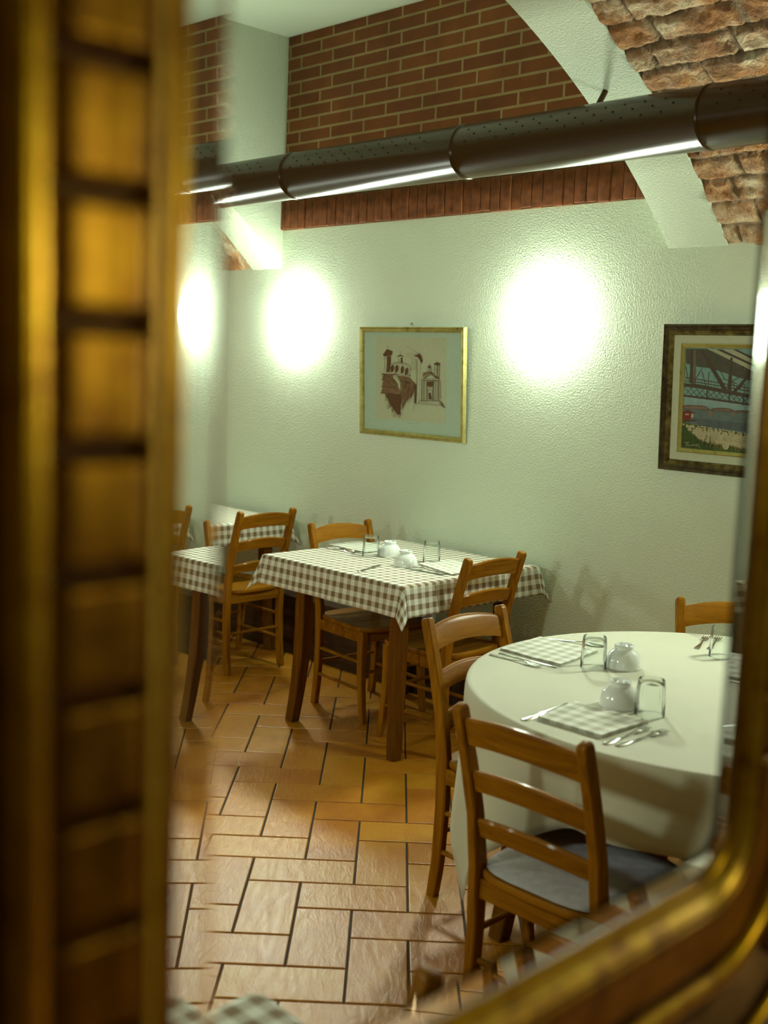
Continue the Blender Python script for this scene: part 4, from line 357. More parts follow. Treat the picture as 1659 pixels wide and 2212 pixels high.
# floor: 2:1 terracotta tiles laid in herringbone at 45 degrees to the wall
def make_floor():
    W = 0.1725; g = 0.0032; s = math.sqrt(.5)
    vs_, fs, tone = [], [], []
    def toW(x, y): return (s*(x-y), s*(x+y))
    rnd = random.Random(11)
    for i in range(-48, 49):
        for j in range(-48, 49):
            c = (i + j) % 4
            if c == 0: x0, y0, x1, y1 = i, j, i+2, j+1
            elif c == 2: x0, y0, x1, y1 = i, j, i+1, j+2
            else: continue
            x0 *= W; x1 *= W; y0 *= W; y1 *= W
            cx, cy = toW((x0+x1)/2, (y0+y1)/2)
            if not (XL-.1 < cx < XR+.1 and FY-.1 < cy < WY+.05): continue
            b = len(vs_); t = rnd.random(); h = rnd.uniform(-.0004, .0004)
            for e, z in ((g, -.004), (g+.0015, -.0006), (g+.004, 0.0)):
                for (x, y) in ((x0+e, y0+e), (x1-e, y0+e), (x1-e, y1-e), (x0+e, y1-e)):
                    a = toW(x, y); vs_.append((a[0], a[1], z + h)); tone.append(t)
            for k in range(2):
                for q in range(4):
                    r = (q+1) % 4; fs.append((b+k*4+q, b+k*4+r, b+(k+1)*4+r, b+(k+1)*4+q))
            fs.append((b+8, b+9, b+10, b+11))
    b = len(vs_)
    vs_ += [(XL-.2, FY-.2, -.004), (XR+.2, FY-.2, -.004), (XR+.2, WY+.2, -.004), (XL-.2, WY+.2, -.004)]; tone += [0]*4
    fs.append((b, b+1, b+2, b+3))
    me = bpy.data.meshes.new('floor'); me.from_pydata(vs_, [], fs); me.materials.append(M_TILE); me.materials.append(M_GROUT)
    at = me.attributes.new('tone', 'FLOAT', 'POINT'); at.data.foreach_set('value', tone)
    me.polygons[len(fs)-1].material_index = 1
    me.update(); o = bpy.data.objects.new('floor', me); COL.objects.link(o); struct(o)
make_floor()

struct(box_obj('wall_back', (XL-.2, WY, -.02), (XR+.2, WY+.25, 2.41), M_WALL))
b = MB(); b.box((-1.97, WY+.008, 2.57), (0.72, WY+.25, ZC+.02)); o = b.build('wall_back_brick', M_BRICK); uvbox(o, lambda c: (c.x, c.z)); struct(o)
# header course of upright bricks, each a little off line
b = MB(); b.box((-1.985, WY-.004, 2.407), (0.72, WY+.2, 2.57)); o = b.build('trim_6', M_MORTAR); struct(o)
b = MB(); rnd = random.Random(4); x = -1.985
while x < 0.72:
    wd = rnd.uniform(.058, .066); dy = rnd.uniform(-.005, .004); dz = rnd.uniform(-.004, .004)
    b.box((x+.002, WY-.012+dy, 2.412+dz), (x+wd-.002, WY+.1, 2.565+rnd.uniform(-.003, .004)), bev=.003); x += wd
o = b.build('trim_1', M_SOLDIER); struct(o)
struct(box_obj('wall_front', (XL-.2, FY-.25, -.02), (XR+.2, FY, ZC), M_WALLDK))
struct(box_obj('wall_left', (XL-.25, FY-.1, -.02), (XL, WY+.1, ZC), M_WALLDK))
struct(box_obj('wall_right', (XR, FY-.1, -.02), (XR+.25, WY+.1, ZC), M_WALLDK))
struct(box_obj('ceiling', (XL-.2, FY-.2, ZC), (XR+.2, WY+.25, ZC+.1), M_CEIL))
struct(box_obj('baseboard_back', (XL, 1.462, 0), (0.62, WY+.01, 0.335), M_SKIRT, bev=.006))

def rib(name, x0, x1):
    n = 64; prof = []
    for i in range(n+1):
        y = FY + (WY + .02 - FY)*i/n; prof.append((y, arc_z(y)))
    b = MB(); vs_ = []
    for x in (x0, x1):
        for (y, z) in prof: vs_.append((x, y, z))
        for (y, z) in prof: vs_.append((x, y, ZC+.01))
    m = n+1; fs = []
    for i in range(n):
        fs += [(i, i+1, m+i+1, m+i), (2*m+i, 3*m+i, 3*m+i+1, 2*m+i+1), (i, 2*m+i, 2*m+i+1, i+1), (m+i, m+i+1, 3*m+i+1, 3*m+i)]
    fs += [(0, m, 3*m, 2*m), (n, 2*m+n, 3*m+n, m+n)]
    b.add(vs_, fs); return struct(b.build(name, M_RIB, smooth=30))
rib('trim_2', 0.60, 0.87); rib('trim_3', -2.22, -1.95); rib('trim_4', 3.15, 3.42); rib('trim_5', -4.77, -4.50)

def vault(name, x0, x1, step, R=3.412):
    rh, bw = 0.112, 0.31
    nx = int((x1-x0)/step); a0 = math.asin((WY+.02-ARC_C[0])/R); a1 = math.asin((FY-ARC_C[0])/R)
    L = (a0-a1)*R; na = int(L/step); vs_, jt = [], []
    for j in range(na+1):
        s_ = L*j/na; a = a0 - s_/R
        for i in range(nx+1):
            x = x0 + (x1-x0)*i/nx
            wob = 0.012*noise.noise(Vector((x*5, s_*5, 0))); wob2 = 0.012*noise.noise(Vector((x*6, s_*6, 7)))
            v = s_ + wob; row = math.floor(v/rh); off = bw*(.5 if row % 2 else 0) + .06*math.sin(row*2.3)
            u = x + wob2 + off; bi = math.floor(u/bw)
            dv = min(v - row*rh, (row+1)*rh - v); du = min(u - bi*bw, (bi+1)*bw - u); d = min(dv, du)
            jw = .006 + .004*noise.noise(Vector((x*9, s_*9, 3)))
            k = max(0.0, min(1.0, (d - jw)/.009)); k = k*k*(3-2*k)
            hb = noise.noise(Vector((row*3.1, bi*2.7, 1)))*.010
            h = k*(.012 + hb) + .012*noise.fractal(Vector((x*14, s_*14, 0)), .7, 2.1, 4)*(.4+.6*k)
            r = R - h
            vs_.append((x, ARC_C[0] + r*math.sin(a), ARC_C[1] + r*math.cos(a))); jt.append(1-min(1.0, k*1.6))
    fs = [(j*(nx+1)+i, j*(nx+1)+i+1, (j+1)*(nx+1)+i+1, (j+1)*(nx+1)+i) for j in range(na) for i in range(nx)]
    me = bpy.data.meshes.new(name); me.from_pydata(vs_, [], fs); me.materials.append(M_VAULT)
    at = me.attributes.new('joint', 'FLOAT', 'POINT'); at.data.foreach_set('value', jt); me.update(); me.shade_smooth()
    o = bpy.data.objects.new(name, me); COL.objects.link(o); struct(o)
vault('ceiling_vault', 0.87, 3.15, 0.0125); vault('ceiling_vault', -4.50, -2.22, 0.03)

# ================================================================ ROUNDED RECTANGLE HELPERS (gilded glass frame)
PX = 2.776; PY0, PY1, PZ0, PZ1 = -2.336, -1.724, 1.221, 2.16
def rrect(off, rad, step=0.004):
    """closed path round the pane, off metres outside its edge; counter-clockwise seen from the room side"""
    y0, y1, z0, z1 = PY0-off, PY1+off, PZ0-off, PZ1+off; r = max(rad+off, .004); P = []
    def line(a, b_):
        n = max(1, int(math.dist(a, b_)/step))
        for i in range(n): P.append((a[0]+(b_[0]-a[0])*i/n, a[1]+(b_[1]-a[1])*i/n))
    def arc(cy, cz, a):
        n = 10
        for i in range(n): t = a + PI/2*i/n; P.append((cy + r*math.cos(t), cz + r*math.sin(t)))
    line((y0+r, z0), (y1-r, z0)); arc(y1-r, z0+r, -PI/2); line((y1, z0+r), (y1, z1-r)); arc(y1-r, z1-r, 0)
    line((y1-r, z1), (y0+r, z1)); arc(y0+r, z1-r, PI/2); line((y0, z1-r), (y0, z0+r)); arc(y0+r, z0+r, PI)
    return P
RAD = 0.055
def frame_sweep(section, name, mat, parent, notch=None, off=0.0):
    P = rrect(off, RAD, .0016 if notch else .006); path = [(PX, y, z) for y, z in P]; sc = None
    if notch:
        sc = []; 
        for (x, y, z) in path:
            t = z if (abs(y-PY0) < .06 or abs(y-PY1) < .06) else y + 10.013
            d = ((t - 1.6235 + .0294) % .0588) - .0294
            k = math.exp(-(abs(d)/.0040)**3) if (PZ0+.02 < z < PZ1-.02) else 0; sc.append((1-.08*k, 1-.9*k))
    b = MB(); b.sweep(path, section, ups=[(1, 0, 0)]*len(path), closed=True, scale=sc)
    return b.build(name, mat, parent, smooth=50)

fr = empty('gilded_frame', (PX, (PY0+PY1)/2, PZ0)); tag(fr, 'ornate gilded frame round the glass, grooved like a ladder, blurred, nearest the viewer', 'frame')
fr_parts = []
body = [(-.002, -.014), (-.002, .001), (.004, .001), (.018, .008), (.020, .004), (.072, .004), (.074, .014), (.098, .016), (.101, .004), (.112, -.002), (.135, .002), (.152, .022), (.166, .024), (.170, -.014)]
fr_parts.append(frame_sweep(body, 'moulding', M_GOLDDK, None))
fr_parts.append(frame_sweep([(-.0065, .000), (-.0065, .004), (-.003, .007), (.001, .0065), (.003, .000)], 'inner_lip', M_GOLD, None))
sec = [(-.0135, .001), (-.013, .003), (-.003, .0135), (0.0, .0150), (.002, .0135), (.003, .004)]
fr_parts.append(frame_sweep(sec, 'inner_slope', M_SLOPE_LIT, None, off=.0165))
sec = [(-.0245, .003), (-.0245, .0135), (-.021, .0165), (-.010, .0150), (.010, .0150), (.021, .0165), (.0245, .0135), (.0245, .003)]
fr_parts.append(frame_sweep(sec, 'carved_panel', M_CARVE, None, notch=True, off=.0455))
sec = [(.0115*math.cos(2*PI*i/16), .010*math.sin(2*PI*i/16)+.016) for i in range(16)]
fr_parts.append(frame_sweep(sec, 'bead', M_GOLD, None, off=.086))
sec = [(.009*math.cos(2*PI*i/16), .008*math.sin(2*PI*i/16)+.028) for i in range(16)]
fr_parts.append(frame_sweep(sec, 'outer_bead', M_GOLD, None, off=.159))
# carved scrolls at the two lower corners
for (cy, cz, sgn) in ((PY0-.095, PZ0-.08, 1), (PY1+.095, PZ0-.08, -1)):
    b = MB(); pts, rr = [], []
    for i in range(40):
        t = i/39; a = t*2.6*PI; r = .048*(1-t*.8)
        pts.append((PX+.022, cy + sgn*r*math.cos(a), cz + r*math.sin(a))); rr.append(.011*(1-.5*t))
    b.tube(pts, .011, 10, radii=rr); b.lathe([(0, -.01), (.012, -.006), (.014, .004), (.008, .012), (0, .014)], 16, Matrix.Translation((PX+.026, cy, cz)) @ Matrix.Rotation(PI/2, 4, 'Y'))
    fr_parts.append(b.build('corner_scroll', M_GOLD, None, smooth=60))
# pane: thick flat middle and a ground bevel all round it
BW = .029; TH = .0043
b = MB(); P0 = rrect(.0, RAD, .03); P1 = rrect(-BW, RAD, .03); m = len(P0)
b.add([(PX+.0005, y, z) for y, z in P0] + [(PX+.0005+TH, y, z) for y, z in P1], [(i, (i+1) % m, m+(i+1) % m, m+i) for i in range(m)])
b.add([(PX-.0015, y, z) for y, z in P0] + [(PX-.0015, y, z) for y, z in P1], [(i, m+i, m+(i+1) % m, (i+1) % m) for i in range(m)])
fr_parts.append(b.build('bevel', M_BEVEL, None, smooth=0, fix=False))
b = MB(); b.add([(PX-.0015, y, z) for y, z in P1], [tuple(range(m))]); fr_parts.append(b.build('pane', M_PANE, None, smooth=0))
bpy.context.view_layer.update()
for p in fr_parts: p.parent = fr; p.matrix_parent_inverse = fr.matrix_world.inverted()

# partition the frame hangs on: a wall with an opening a little wider than the glass
b = MB(); m_ = .115; X0, X1 = PX-.055, PX-.0145
oy0, oy1, oz0, oz1 = PY0-m_, PY1+m_, PZ0-m_, PZ1+m_
ys = [FY, oy0] + [oy0 + (oy1-oy0)*i/8 for i in range(1, 9)] + [oy1 + (WY-oy1)*i/14 for i in range(1, 15)]
for i in range(len(ys)-1):
    a, c = ys[i], ys[i+1]; t0, t1 = arc_z(a)-.02, arc_z(c)-.02
    def slab(z00, z01, z10, z11):
        b.add([(X0,a,z00),(X1,a,z00),(X1,c,z01),(X0,c,z01),(X0,a,z10),(X1,a,z10),(X1,c,z11),(X0,c,z11)], [(0,3,2,1),(4,5,6,7),(0,1,5,4),(1,2,6,5),(2,3,7,6),(3,0,4,7)])
    if oy0 - 1e-6 <= a and c <= oy1 + 1e-6: slab(0, 0, oz0, oz0); slab(oz1, oz1, t0, t1)
    else: slab(0, 0, t0, t1)
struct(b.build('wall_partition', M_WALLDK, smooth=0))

# ================================================================ DUCT
DY, DZ, DR = 0.75, 2.505, 0.102
t = empty('air_duct', (-1.9, DY, DZ)); tag(t, 'long round brown metal air duct with small holes running under the ceiling', 'duct')
seams = [-4.0, -2.96, -1.90, -0.86, 0.18, 1.24, 2.30]
for i in range(len(seams)-1):
    b = MB(); r = DR; M = Matrix.Translation((seams[i]+1.9, 0, 0)) @ Matrix.Rotation(PI/2, 4, 'Y'); L = seams[i+1]-seams[i]
    b.lathe([(r-.002, 0), (r, .004), (r, L-.012), (r+.003, L-.009), (r+.003, L-.001), (r, L+.004)], 64, M)
    s = b.build('duct_section', M_DUCT, t, smooth=50)
    hb = MB()
    for row, ang in enumerate((38, 24, 9)):
        n_ = int((L-.12)/.078)
        for k in range(n_):
            x = .07 + k*.078 + (row % 2)*.039; a = math.radians(ang)
            p = Vector((seams[i]+1.9+x, -math.cos(a)*(r+.0004), math.sin(a)*(r+.0004))); nrm = Vector((0, -math.cos(a), math.sin(a)))
            q = nrm.to_track_quat('Z', 'Y').to_matrix().to_4x4()
            hb.lathe([(.0042, 0), (.0001, .0004)], 8, Matrix.Translation(p) @ q)
    hb.build('air_hole', M_HOLE, s, smooth=0)['kind'] = 'stuff'
for hx in (0.70, -2.08):
    b = MB(); b.tube([(hx+1.9-.01, .085, DR-.035), (hx+1.9, .16, arc_z(.91)-DZ+.01)], .011, 12); b.build('hanger_rod', M_DUCT, t)

# ================================================================ WALL LAMPS
def sconce():
    t = empty('wall_lamp'); b = MB()
    n1, n2 = 16, 12; rx, rz, ry = .11, .14, .05; vs_ = []; fs = []
    for j in range(n2+1):
        a = -PI/2 + PI*j/n2
        for i in range(n1+1):
            p = PI*i/n1; vs_.append((rx*math.cos(a)*math.cos(p), -.012-ry*math.cos(a)*math.sin(p), rz*math.sin(a)))
    for j in range(n2):
        for i in range(n1): q = j*(n1+1)+i; fs.append((q, q+1, q+n1+2, q+n1+1))
    b.add(vs_, fs); b.build('lamp_shade', M_LAMP, t, smooth=60)
    b = MB(); b.box((-.04, -.010, -.05), (.04, 0, .05), bev=.003); b.box((-.012, -.022, -.012), (.012, -.008, .012)); b.build('wall_plate', M_WHITE, t)
    return t
lamp0 = sconce()
spots = [(-.005, WY, 0, 'glowing white wall lamp between the two framed pictures'), (-1.80, WY, 0, 'glowing white wall lamp left of the gold framed church drawing'),
         (1.80, WY, 0, 'glowing white wall lamp right of the river painting'), (3.65, WY, 0, 'glowing white wall lamp at the right end of the plaster wall'),
         (-3.0, FY, PI, 'added fill lamp on the unseen opposite wall facing the far left table'), (-1.0, FY, PI, 'glowing white lamp on the opposite wall facing the middle checked table'),
         (1.0, FY, PI, 'added fill lamp on the unseen opposite wall facing the round table'),  # the three opposite-wall lamps are unseen, added as fill for the plaster wall
         (4.9, -.95, -PI/2, 'glowing white wall lamp on the right-hand wall behind the gilded frame'),
         (-3.6, WY, 0, 'glowing white wall lamp at the far left end of the plaster wall')]
for i, (x, y, rz, lb) in enumerate(spots):
    o = lamp0 if i == 0 else copy_tree(lamp0)
    o.location = (x, y, 1.905); o.rotation_euler = (0, 0, rz); tag(o, lb, 'lamp', 'white wall lamps')
    if x > 4.8 or y < 0:
        for ch in o.children:
            if ch.name.startswith('lamp_shade'): ch.data = ch.data.copy(); ch.data.materials[0] = M_LAMP_DIM if x > 4.8 else M_LAMP_FILL

# ================================================================ PICTURES
def decode(s):
    out = []
    for it in s.split('|'):
        p = it.split(' '); out.append((p[0], float(p[1]), [tuple(int(a)/1000 for a in q.split(',')) for q in p[2:]]))
    return out
def art(nm, items, parent, h0, shear, dx, yoff, clip):
    """flat ink and paint shapes of a picture, one mesh per colour, in the picture's own plane (x, z)"""
    b = MB(); mats = []; idx = []
    for k, (c, w_, pts) in enumerate(items):
        if c not in mats: mats.append(c)
        y = yoff - .00001*k; n0 = len(b.f)
        P = [(min(max(px - shear*(1-pz/h0) + dx, clip[0]), clip[1]), min(max(pz, clip[2]), clip[3])) for px, pz in pts]
        if w_ == 0:
            b.add([(x, y, z) for x, z in P], [tuple(range(len(P)))])
        else:
            hw = w_*.00045
            for (xa, za), (xb, zb) in zip(P[:-1], P[1:]):
                d = math.hypot(xb-xa, zb-za)
                if d < 1e-5: continue
                nx_, nz_ = -(zb-za)/d*hw, (xb-xa)/d*hw
                b.add([(xa+nx_, y, za+nz_), (xb+nx_, y, zb+nz_), (xb-nx_, y, zb-nz_), (xa-nx_, y, za-nz_)], [(0, 1, 2, 3)])
        idx += [mats.index(c)]*(len(b.f)-n0)
    me = bpy.data.meshes.new(nm); me.from_pydata([tuple(v) for v in b.v], [], b.f)
    for c in mats: me.materials.append(ART[c])
    me.polygons.foreach_set('material_index', idx); me.update()
    o = bpy.data.objects.new(nm, me); COL.objects.link(o); o.parent = parent
def rect_frame(name, mat, parent, x0, x1, z0, z1, section):
    """section: (distance inward, height off the wall)"""
    b = MB(); m = len(section)
    vs_ = []
    for (cx, cz, sx, sz) in ((x0, z0, 1, 1), (x1, z0, -1, 1), (x1, z1, -1, -1), (x0, z1, 1, -1)):
        for (w_, h) in section: vs_.append((cx+sx*w_, -h, cz+sz*w_))
    fs = [(i*m+j, ((i+1) % 4)*m+j, ((i+1) % 4)*m+(j+1) % m, i*m+(j+1) % m) for i in range(4) for j in range(m)]
    b.add(vs_, fs); return b.build(name, mat, parent, smooth=20)
def flat(name, mat, parent, x0, x1, z0, z1, y):
    b = MB(); b.add([(x0, y, z0), (x1, y, z0), (x1, y, z1), (x0, y, z1)], [(0, 1, 2, 3)]); return b.build(name, mat, parent, smooth=0)

p1 = empty('framed_drawing', (-1.218, 1.553, 1.30)); p1.rotation_euler = (math.radians(3.0), 0, 0)
tag(p1, 'gold framed brown ink drawing of old church buildings on the plaster wall', 'picture')
W1, H1 = .748, .566
rect_frame('frame', M_PGOLD, p1, 0, W1, 0, H1, [(0, 0), (0, .016), (.004, .022), (.010, .020), (.014, .024), (.022, .018), (.027, .012), (.029, .0)])
flat('mat_board', ART['mat'], p1, .026, W1-.026, .026, H1-.026, -.008)
flat('print', ART['paper'], p1, .118, W1-.128, .088, H1-.052, -.0085)
art('drawing', decode(ART1), p1, .567, .030, -.004, -.0088, (.03, W1-.03, .03, H1-.03))
b = MB(); b.tube([(W1*.49, -.004, H1), (W1*.49, -.004, H1+.012), (W1*.49+.008, -.004, H1+.020), (W1*.49+.016, -.004, H1+.012), (W1*.49+.016, -.004, H1)], .0022, 6); b.build('hanging_loop', M_PDARK, p1)

p2 = empty('framed_painting', (.642, 1.553, 1.28)); p2.rotation_euler = (math.radians(3.0), 0, 0)
tag(p2, 'dark framed painting of an iron bridge over a river with grazing sheep', 'picture')
W2, H2 = .80, .603
rect_frame('frame', M_PDARK, p2, 0, W2, 0, H2, [(0, 0), (0, .030), (.006, .036), (.013, .030), (.018, .032), (.026, .026), (.030, .018)])
rect_frame('ribbed_frame', M_PRIB, p2, .0265, W2-.0265, .0265, H2-.0265, [(0, .010), (0, .026), (.003, .023), (.006, .0255), (.009, .022), (.012, .024), (.016, .018), (.019, .010)])
b = rect_frame('mat_board', ART['matw'], p2, .045, W2-.045, .045, H2-.045, [(0, .014), (.040, .010), (.040, .006), (0, .006)])
rect_frame('gilt_slip', M_PGOLD, p2, .078, W2-.078, .078, H2-.078, [(0, .006), (0, .015), (.004, .017), (.008, .014), (.016, .010), (.018, .006)])
flat('canvas', ART['sky'], p2, .088, W2-.088, .088, H2-.088, -.0068)
art('painting', decode(ART2), p2, .603, .020, -.004, -.0071, (.095, W2-.096, .095, H2-.096))

# ================================================================ CHAIRS
CH = 0.885
def post_y(z):
    pts = [(0, -.200), (.12, -.184), (.30, -.176), (.46, -.180), (.60, -.200), (.74, -.236), (CH, -.280)]
    for (a, ya), (c, yc) in zip(pts[:-1], pts[1:]):
        if z <= c:
            t = (z-a)/(c-a); return ya+(yc-ya)*t
    return pts[-1][1]
def slat(b, z0, h, arch, hw, bow, thick=.018):
    """curved back slat from post to post"""
    n = 14; vs_ = []
    for i in range(n+1):
        t = -1 + 2*i/n; x = hw*t; up = arch*(1-t*t); bo = -bow*(1-t*t)
        for (dz, dy) in ((0, thick/2), (0, -thick/2), (h-.006, -thick/2), (h, -thick/2+.005), (h, thick/2-.005), (h-.006, thick/2)):
            z = z0 + dz + up*(1.0 if dz > .01 else .75)
            vs_.append((x, post_y(z0+h/2) + (dz-h/2)*-.30 + dy + bo, z))
    fs = []
    for i in range(n):
        for j in range(6): k = (j+1) % 6; fs.append((i*6+j, (i+1)*6+j, (i+1)*6+k, i*6+k))
    fs += [tuple(range(5, -1, -1)), tuple(n*6+j for j in range(6))]
    b.add(vs_, fs)
def make_chair():
    t = empty('dining_chair')
    # seat: rounded front, slightly dished
    b = MB(); n = 18; rings = []
    def outline(f):
        P = []
        for i in range(40):
            a = 2*PI*i/40; c, s = math.cos(a), math.sin(a)
            x = .205*f*math.copysign(abs(c)**.42, c); y = .205*f*math.copysign(abs(s)**.42, s)
            x *= (1 + .07*y/.2); y = y + (.012*(1-(x/.2)**2) if s > 0 else -.010*(1-(x/.2)**2)) + .005
            P.append((x, y))
        return P
    prof = [(.0, .446), (.5, .446), (.8, .449), (.95, .455), (.985, .4545), (1.0, .449), (1.0, .437), (.97, .430), (.5, .430), (0.0, .430)]
    vs_ = []; fs = []
    for f, z in prof:
        for (x, y) in outline(max(f, .001)): vs_.append((x, y, z))
    for k in range(len(prof)-1):
        for i in range(40): j = (i+1) % 40; fs.append((k*40+i, k*40+j, (k+1)*40+j, (k+1)*40+i))
    b.add(vs_, fs); b.build('seat', W_X, t, smooth=50)
    # back legs running up into the posts
    for s in (-1, 1):
        b = MB(); zs = [0, .012, .06, .12, .2, .3, .4, .46, .53, .6, .67, .74, .8, CH-.012, CH-.003, CH]
        path = [(s*(.180 - .004*(z/CH)), post_y(z), z) for z in zs]
        sec0 = [(-.015, -.019), (.015, -.019), (.015, .019), (-.015, .019)]
        c = .004; sec = [(-.015+c, -.019), (.015-c, -.019), (.015, -.019+c), (.015, .019-c), (.015-c, .019), (-.015+c, .019), (-.015, .019-c), (-.015, -.019+c)]
        sc = [(1, .92)]*2 + [(1, .98), (1, 1.02), (1, 1.05), (1, 1.12), (1, 1.2), (1, 1.2), (1, 1.15)] + [(1, 1.05)]*2 + [(1, .98), (1, .96), (1, .95), (.85, .82), (.6, .6)]
        b.sweep(path, sec, ups=[(0, 1, 0)]*len(path), scale=sc); b.build('leg', W_Z, t, smooth=40)
    # front legs, sabre curved
    for s in (-1, 1):
        b = MB(); zs = [0, .01, .08, .16, .25, .34, .40, .435]
        path = [(s*(.182 + .004*(1-z/.4)), .168 + .028*(1-z/.435)**2 - .006*math.sin(PI*z/.435), z) for z in zs]
        sec = [(-.016, -.012), (-.012, -.016), (.012, -.016), (.016, -.012), (.016, .012), (.012, .016), (-.012, .016), (-.016, .012)]
        b.sweep(path, sec, ups=[(0, 1, 0)]*len(path), scale=[(.8, .8), (.88, .88), (.95, .95), (1, 1), (1.05, 1.08), (1.12, 1.18), (1.15, 1.25), (1.15, 1.25)])
        b.build('leg', W_Z, t, smooth=40)
    b = MB()
    for s in (-1, 1): b.box((s*.182-.009, -.17, .380), (s*.182+.009, .165, .430), bev=.002)
    b.box((-.175, .158, .380), (.175, .176, .430), bev=.002); b.box((-.175, -.188, .380), (.175, -.170, .430), bev=.002)
    b.build('seat_frame', W_X, t)
    for z0, h, ar in ((.785, .068, .020), (.663, .052, .020), (.541, .048, .018)):
        b = MB(); slat(b, z0, h, ar, .168, .022); b.build('back_slat', W_X, t, smooth=40)
    def rod(p, q, M_): b = MB(); b.tube([p, ((p[0]+q[0])/2, (p[1]+q[1])/2, (p[2]+q[2])/2), q], .0085, 10); b.build('stretcher', M_, t)
    for s in (-1, 1):
        rod((s*.182, -.178, .155), (s*.186, .175, .155), W_Y); rod((s*.181, -.176, .285), (s*.184, .168, .285), W_Y)
    rod((-.178, -.178, .215), (.178, -.178, .215), W_X); rod((-.18, .172, .235), (.18, .172, .235), W_X)
    return t
chair0 = make_chair()
def place_chair(x, y, facing, label, group):
    """facing: direction the sitter looks, degrees from +x"""
    global used
    o = chair0 if not used else copy_tree(chair0); used = True
    o.location = (x, y, 0); o.rotation_euler = (0, 0, math.radians(facing) - PI/2)
    tag(o, label, 'chair', group)
used = False
GA, GB = 'ladder-back chairs at the checked tables', 'ladder-back chairs around the round table'
place_chair(-.640, 1.115, -5, 'honey wood ladder-back chair tucked under the left end of the middle checked table', GA)
place_chair(-.086, 1.034, 180, 'dark wood ladder-back chair tucked under the right end of the middle checked table', GA)
place_chair(-1.700, 1.080, 180, 'brown ladder-back chair at the near end of the far checked table', GA)
place_chair(1.143, .081, 0, 'honey wood ladder-back chair at the left side of the round table', GB)
place_chair(1.716, -.416, 91, 'ladder-back chair with pale seat pad at the near side of the round table', GB)
place_chair(1.474, .843, -45, 'ladder-back chair behind the round table close to the plaster wall', GB)
place_chair(2.489, -1.890, -90, 'ladder-back chair cut off at the bottom edge beside the nearest checked table', GA)
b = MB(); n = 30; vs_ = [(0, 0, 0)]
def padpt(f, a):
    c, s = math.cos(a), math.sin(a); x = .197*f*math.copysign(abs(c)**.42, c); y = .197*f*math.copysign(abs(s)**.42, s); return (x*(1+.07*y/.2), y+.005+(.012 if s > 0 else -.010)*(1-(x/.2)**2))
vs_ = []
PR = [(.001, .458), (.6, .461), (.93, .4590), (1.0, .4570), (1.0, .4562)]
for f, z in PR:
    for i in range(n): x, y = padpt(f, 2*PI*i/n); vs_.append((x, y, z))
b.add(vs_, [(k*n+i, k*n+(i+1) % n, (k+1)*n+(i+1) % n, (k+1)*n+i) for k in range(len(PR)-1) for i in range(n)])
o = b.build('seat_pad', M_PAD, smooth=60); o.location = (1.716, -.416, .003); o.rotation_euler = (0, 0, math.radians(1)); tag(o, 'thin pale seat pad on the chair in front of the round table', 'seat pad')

# ================================================================ TABLES AND CLOTHS
def sabre_leg(b, x, y, sx, sy, H, s=.031):
    zs = [0, .02, .1, .2, .32, .45, .58, H]
    path = [(x + sx*(.030*(1-z/.5)**2 if z < .5 else 0) , y + sy*(.030*(1-z/.5)**2 if z < .5 else 0), z) for z in zs]
    c = .005; sec = [(-s+c, -s), (s-c, -s), (s, -s+c), (s, s-c), (s-c, s), (-s+c, s), (-s, s-c), (-s, -s+c)]
    b.sweep(path, sec, ups=[(0, 1, 0)]*len(path), scale=[(.78, .78), (.82, .82), (.85, .85), (.9, .9), (.97, .97), (1, 1), (1, 1), (1, 1)])
def square_table(cx, cy, wx, wy, legs, label, H=.772):
    t = empty('dining_table', (cx, cy, 0)); tag(t, label, 'table', 'square wooden tables under checked cloths')
    b = MB(); b.box((-wx/2, -wy/2, H-.026), (wx/2, wy/2, H), bev=.004); b.build('tabletop', WT_X, t)
    b = MB(); (lx0, lx1, ly0, ly1) = legs
    b.box((lx0, ly0-.012, H-.12), (lx1, ly0+.012, H-.026)); b.box((lx0, ly1-.012, H-.12), (lx1, ly1+.012, H-.026))
    b.box((lx0-.012, ly0, H-.12), (lx0+.012, ly1, H-.026)); b.box((lx1-.012, ly0, H-.12), (lx1+.012, ly1, H-.026)); b.build('apron', WT_X, t)
    for x in (lx0, lx1):
        for y in (ly0, ly1):
            b = MB(); sabre_leg(b, x, y, 1 if x > (lx0+lx1)/2 else -1, 1 if y > (ly0+ly1)/2 else -1, H-.027); b.build('leg', WT_Z, t, smooth=40)
    return t
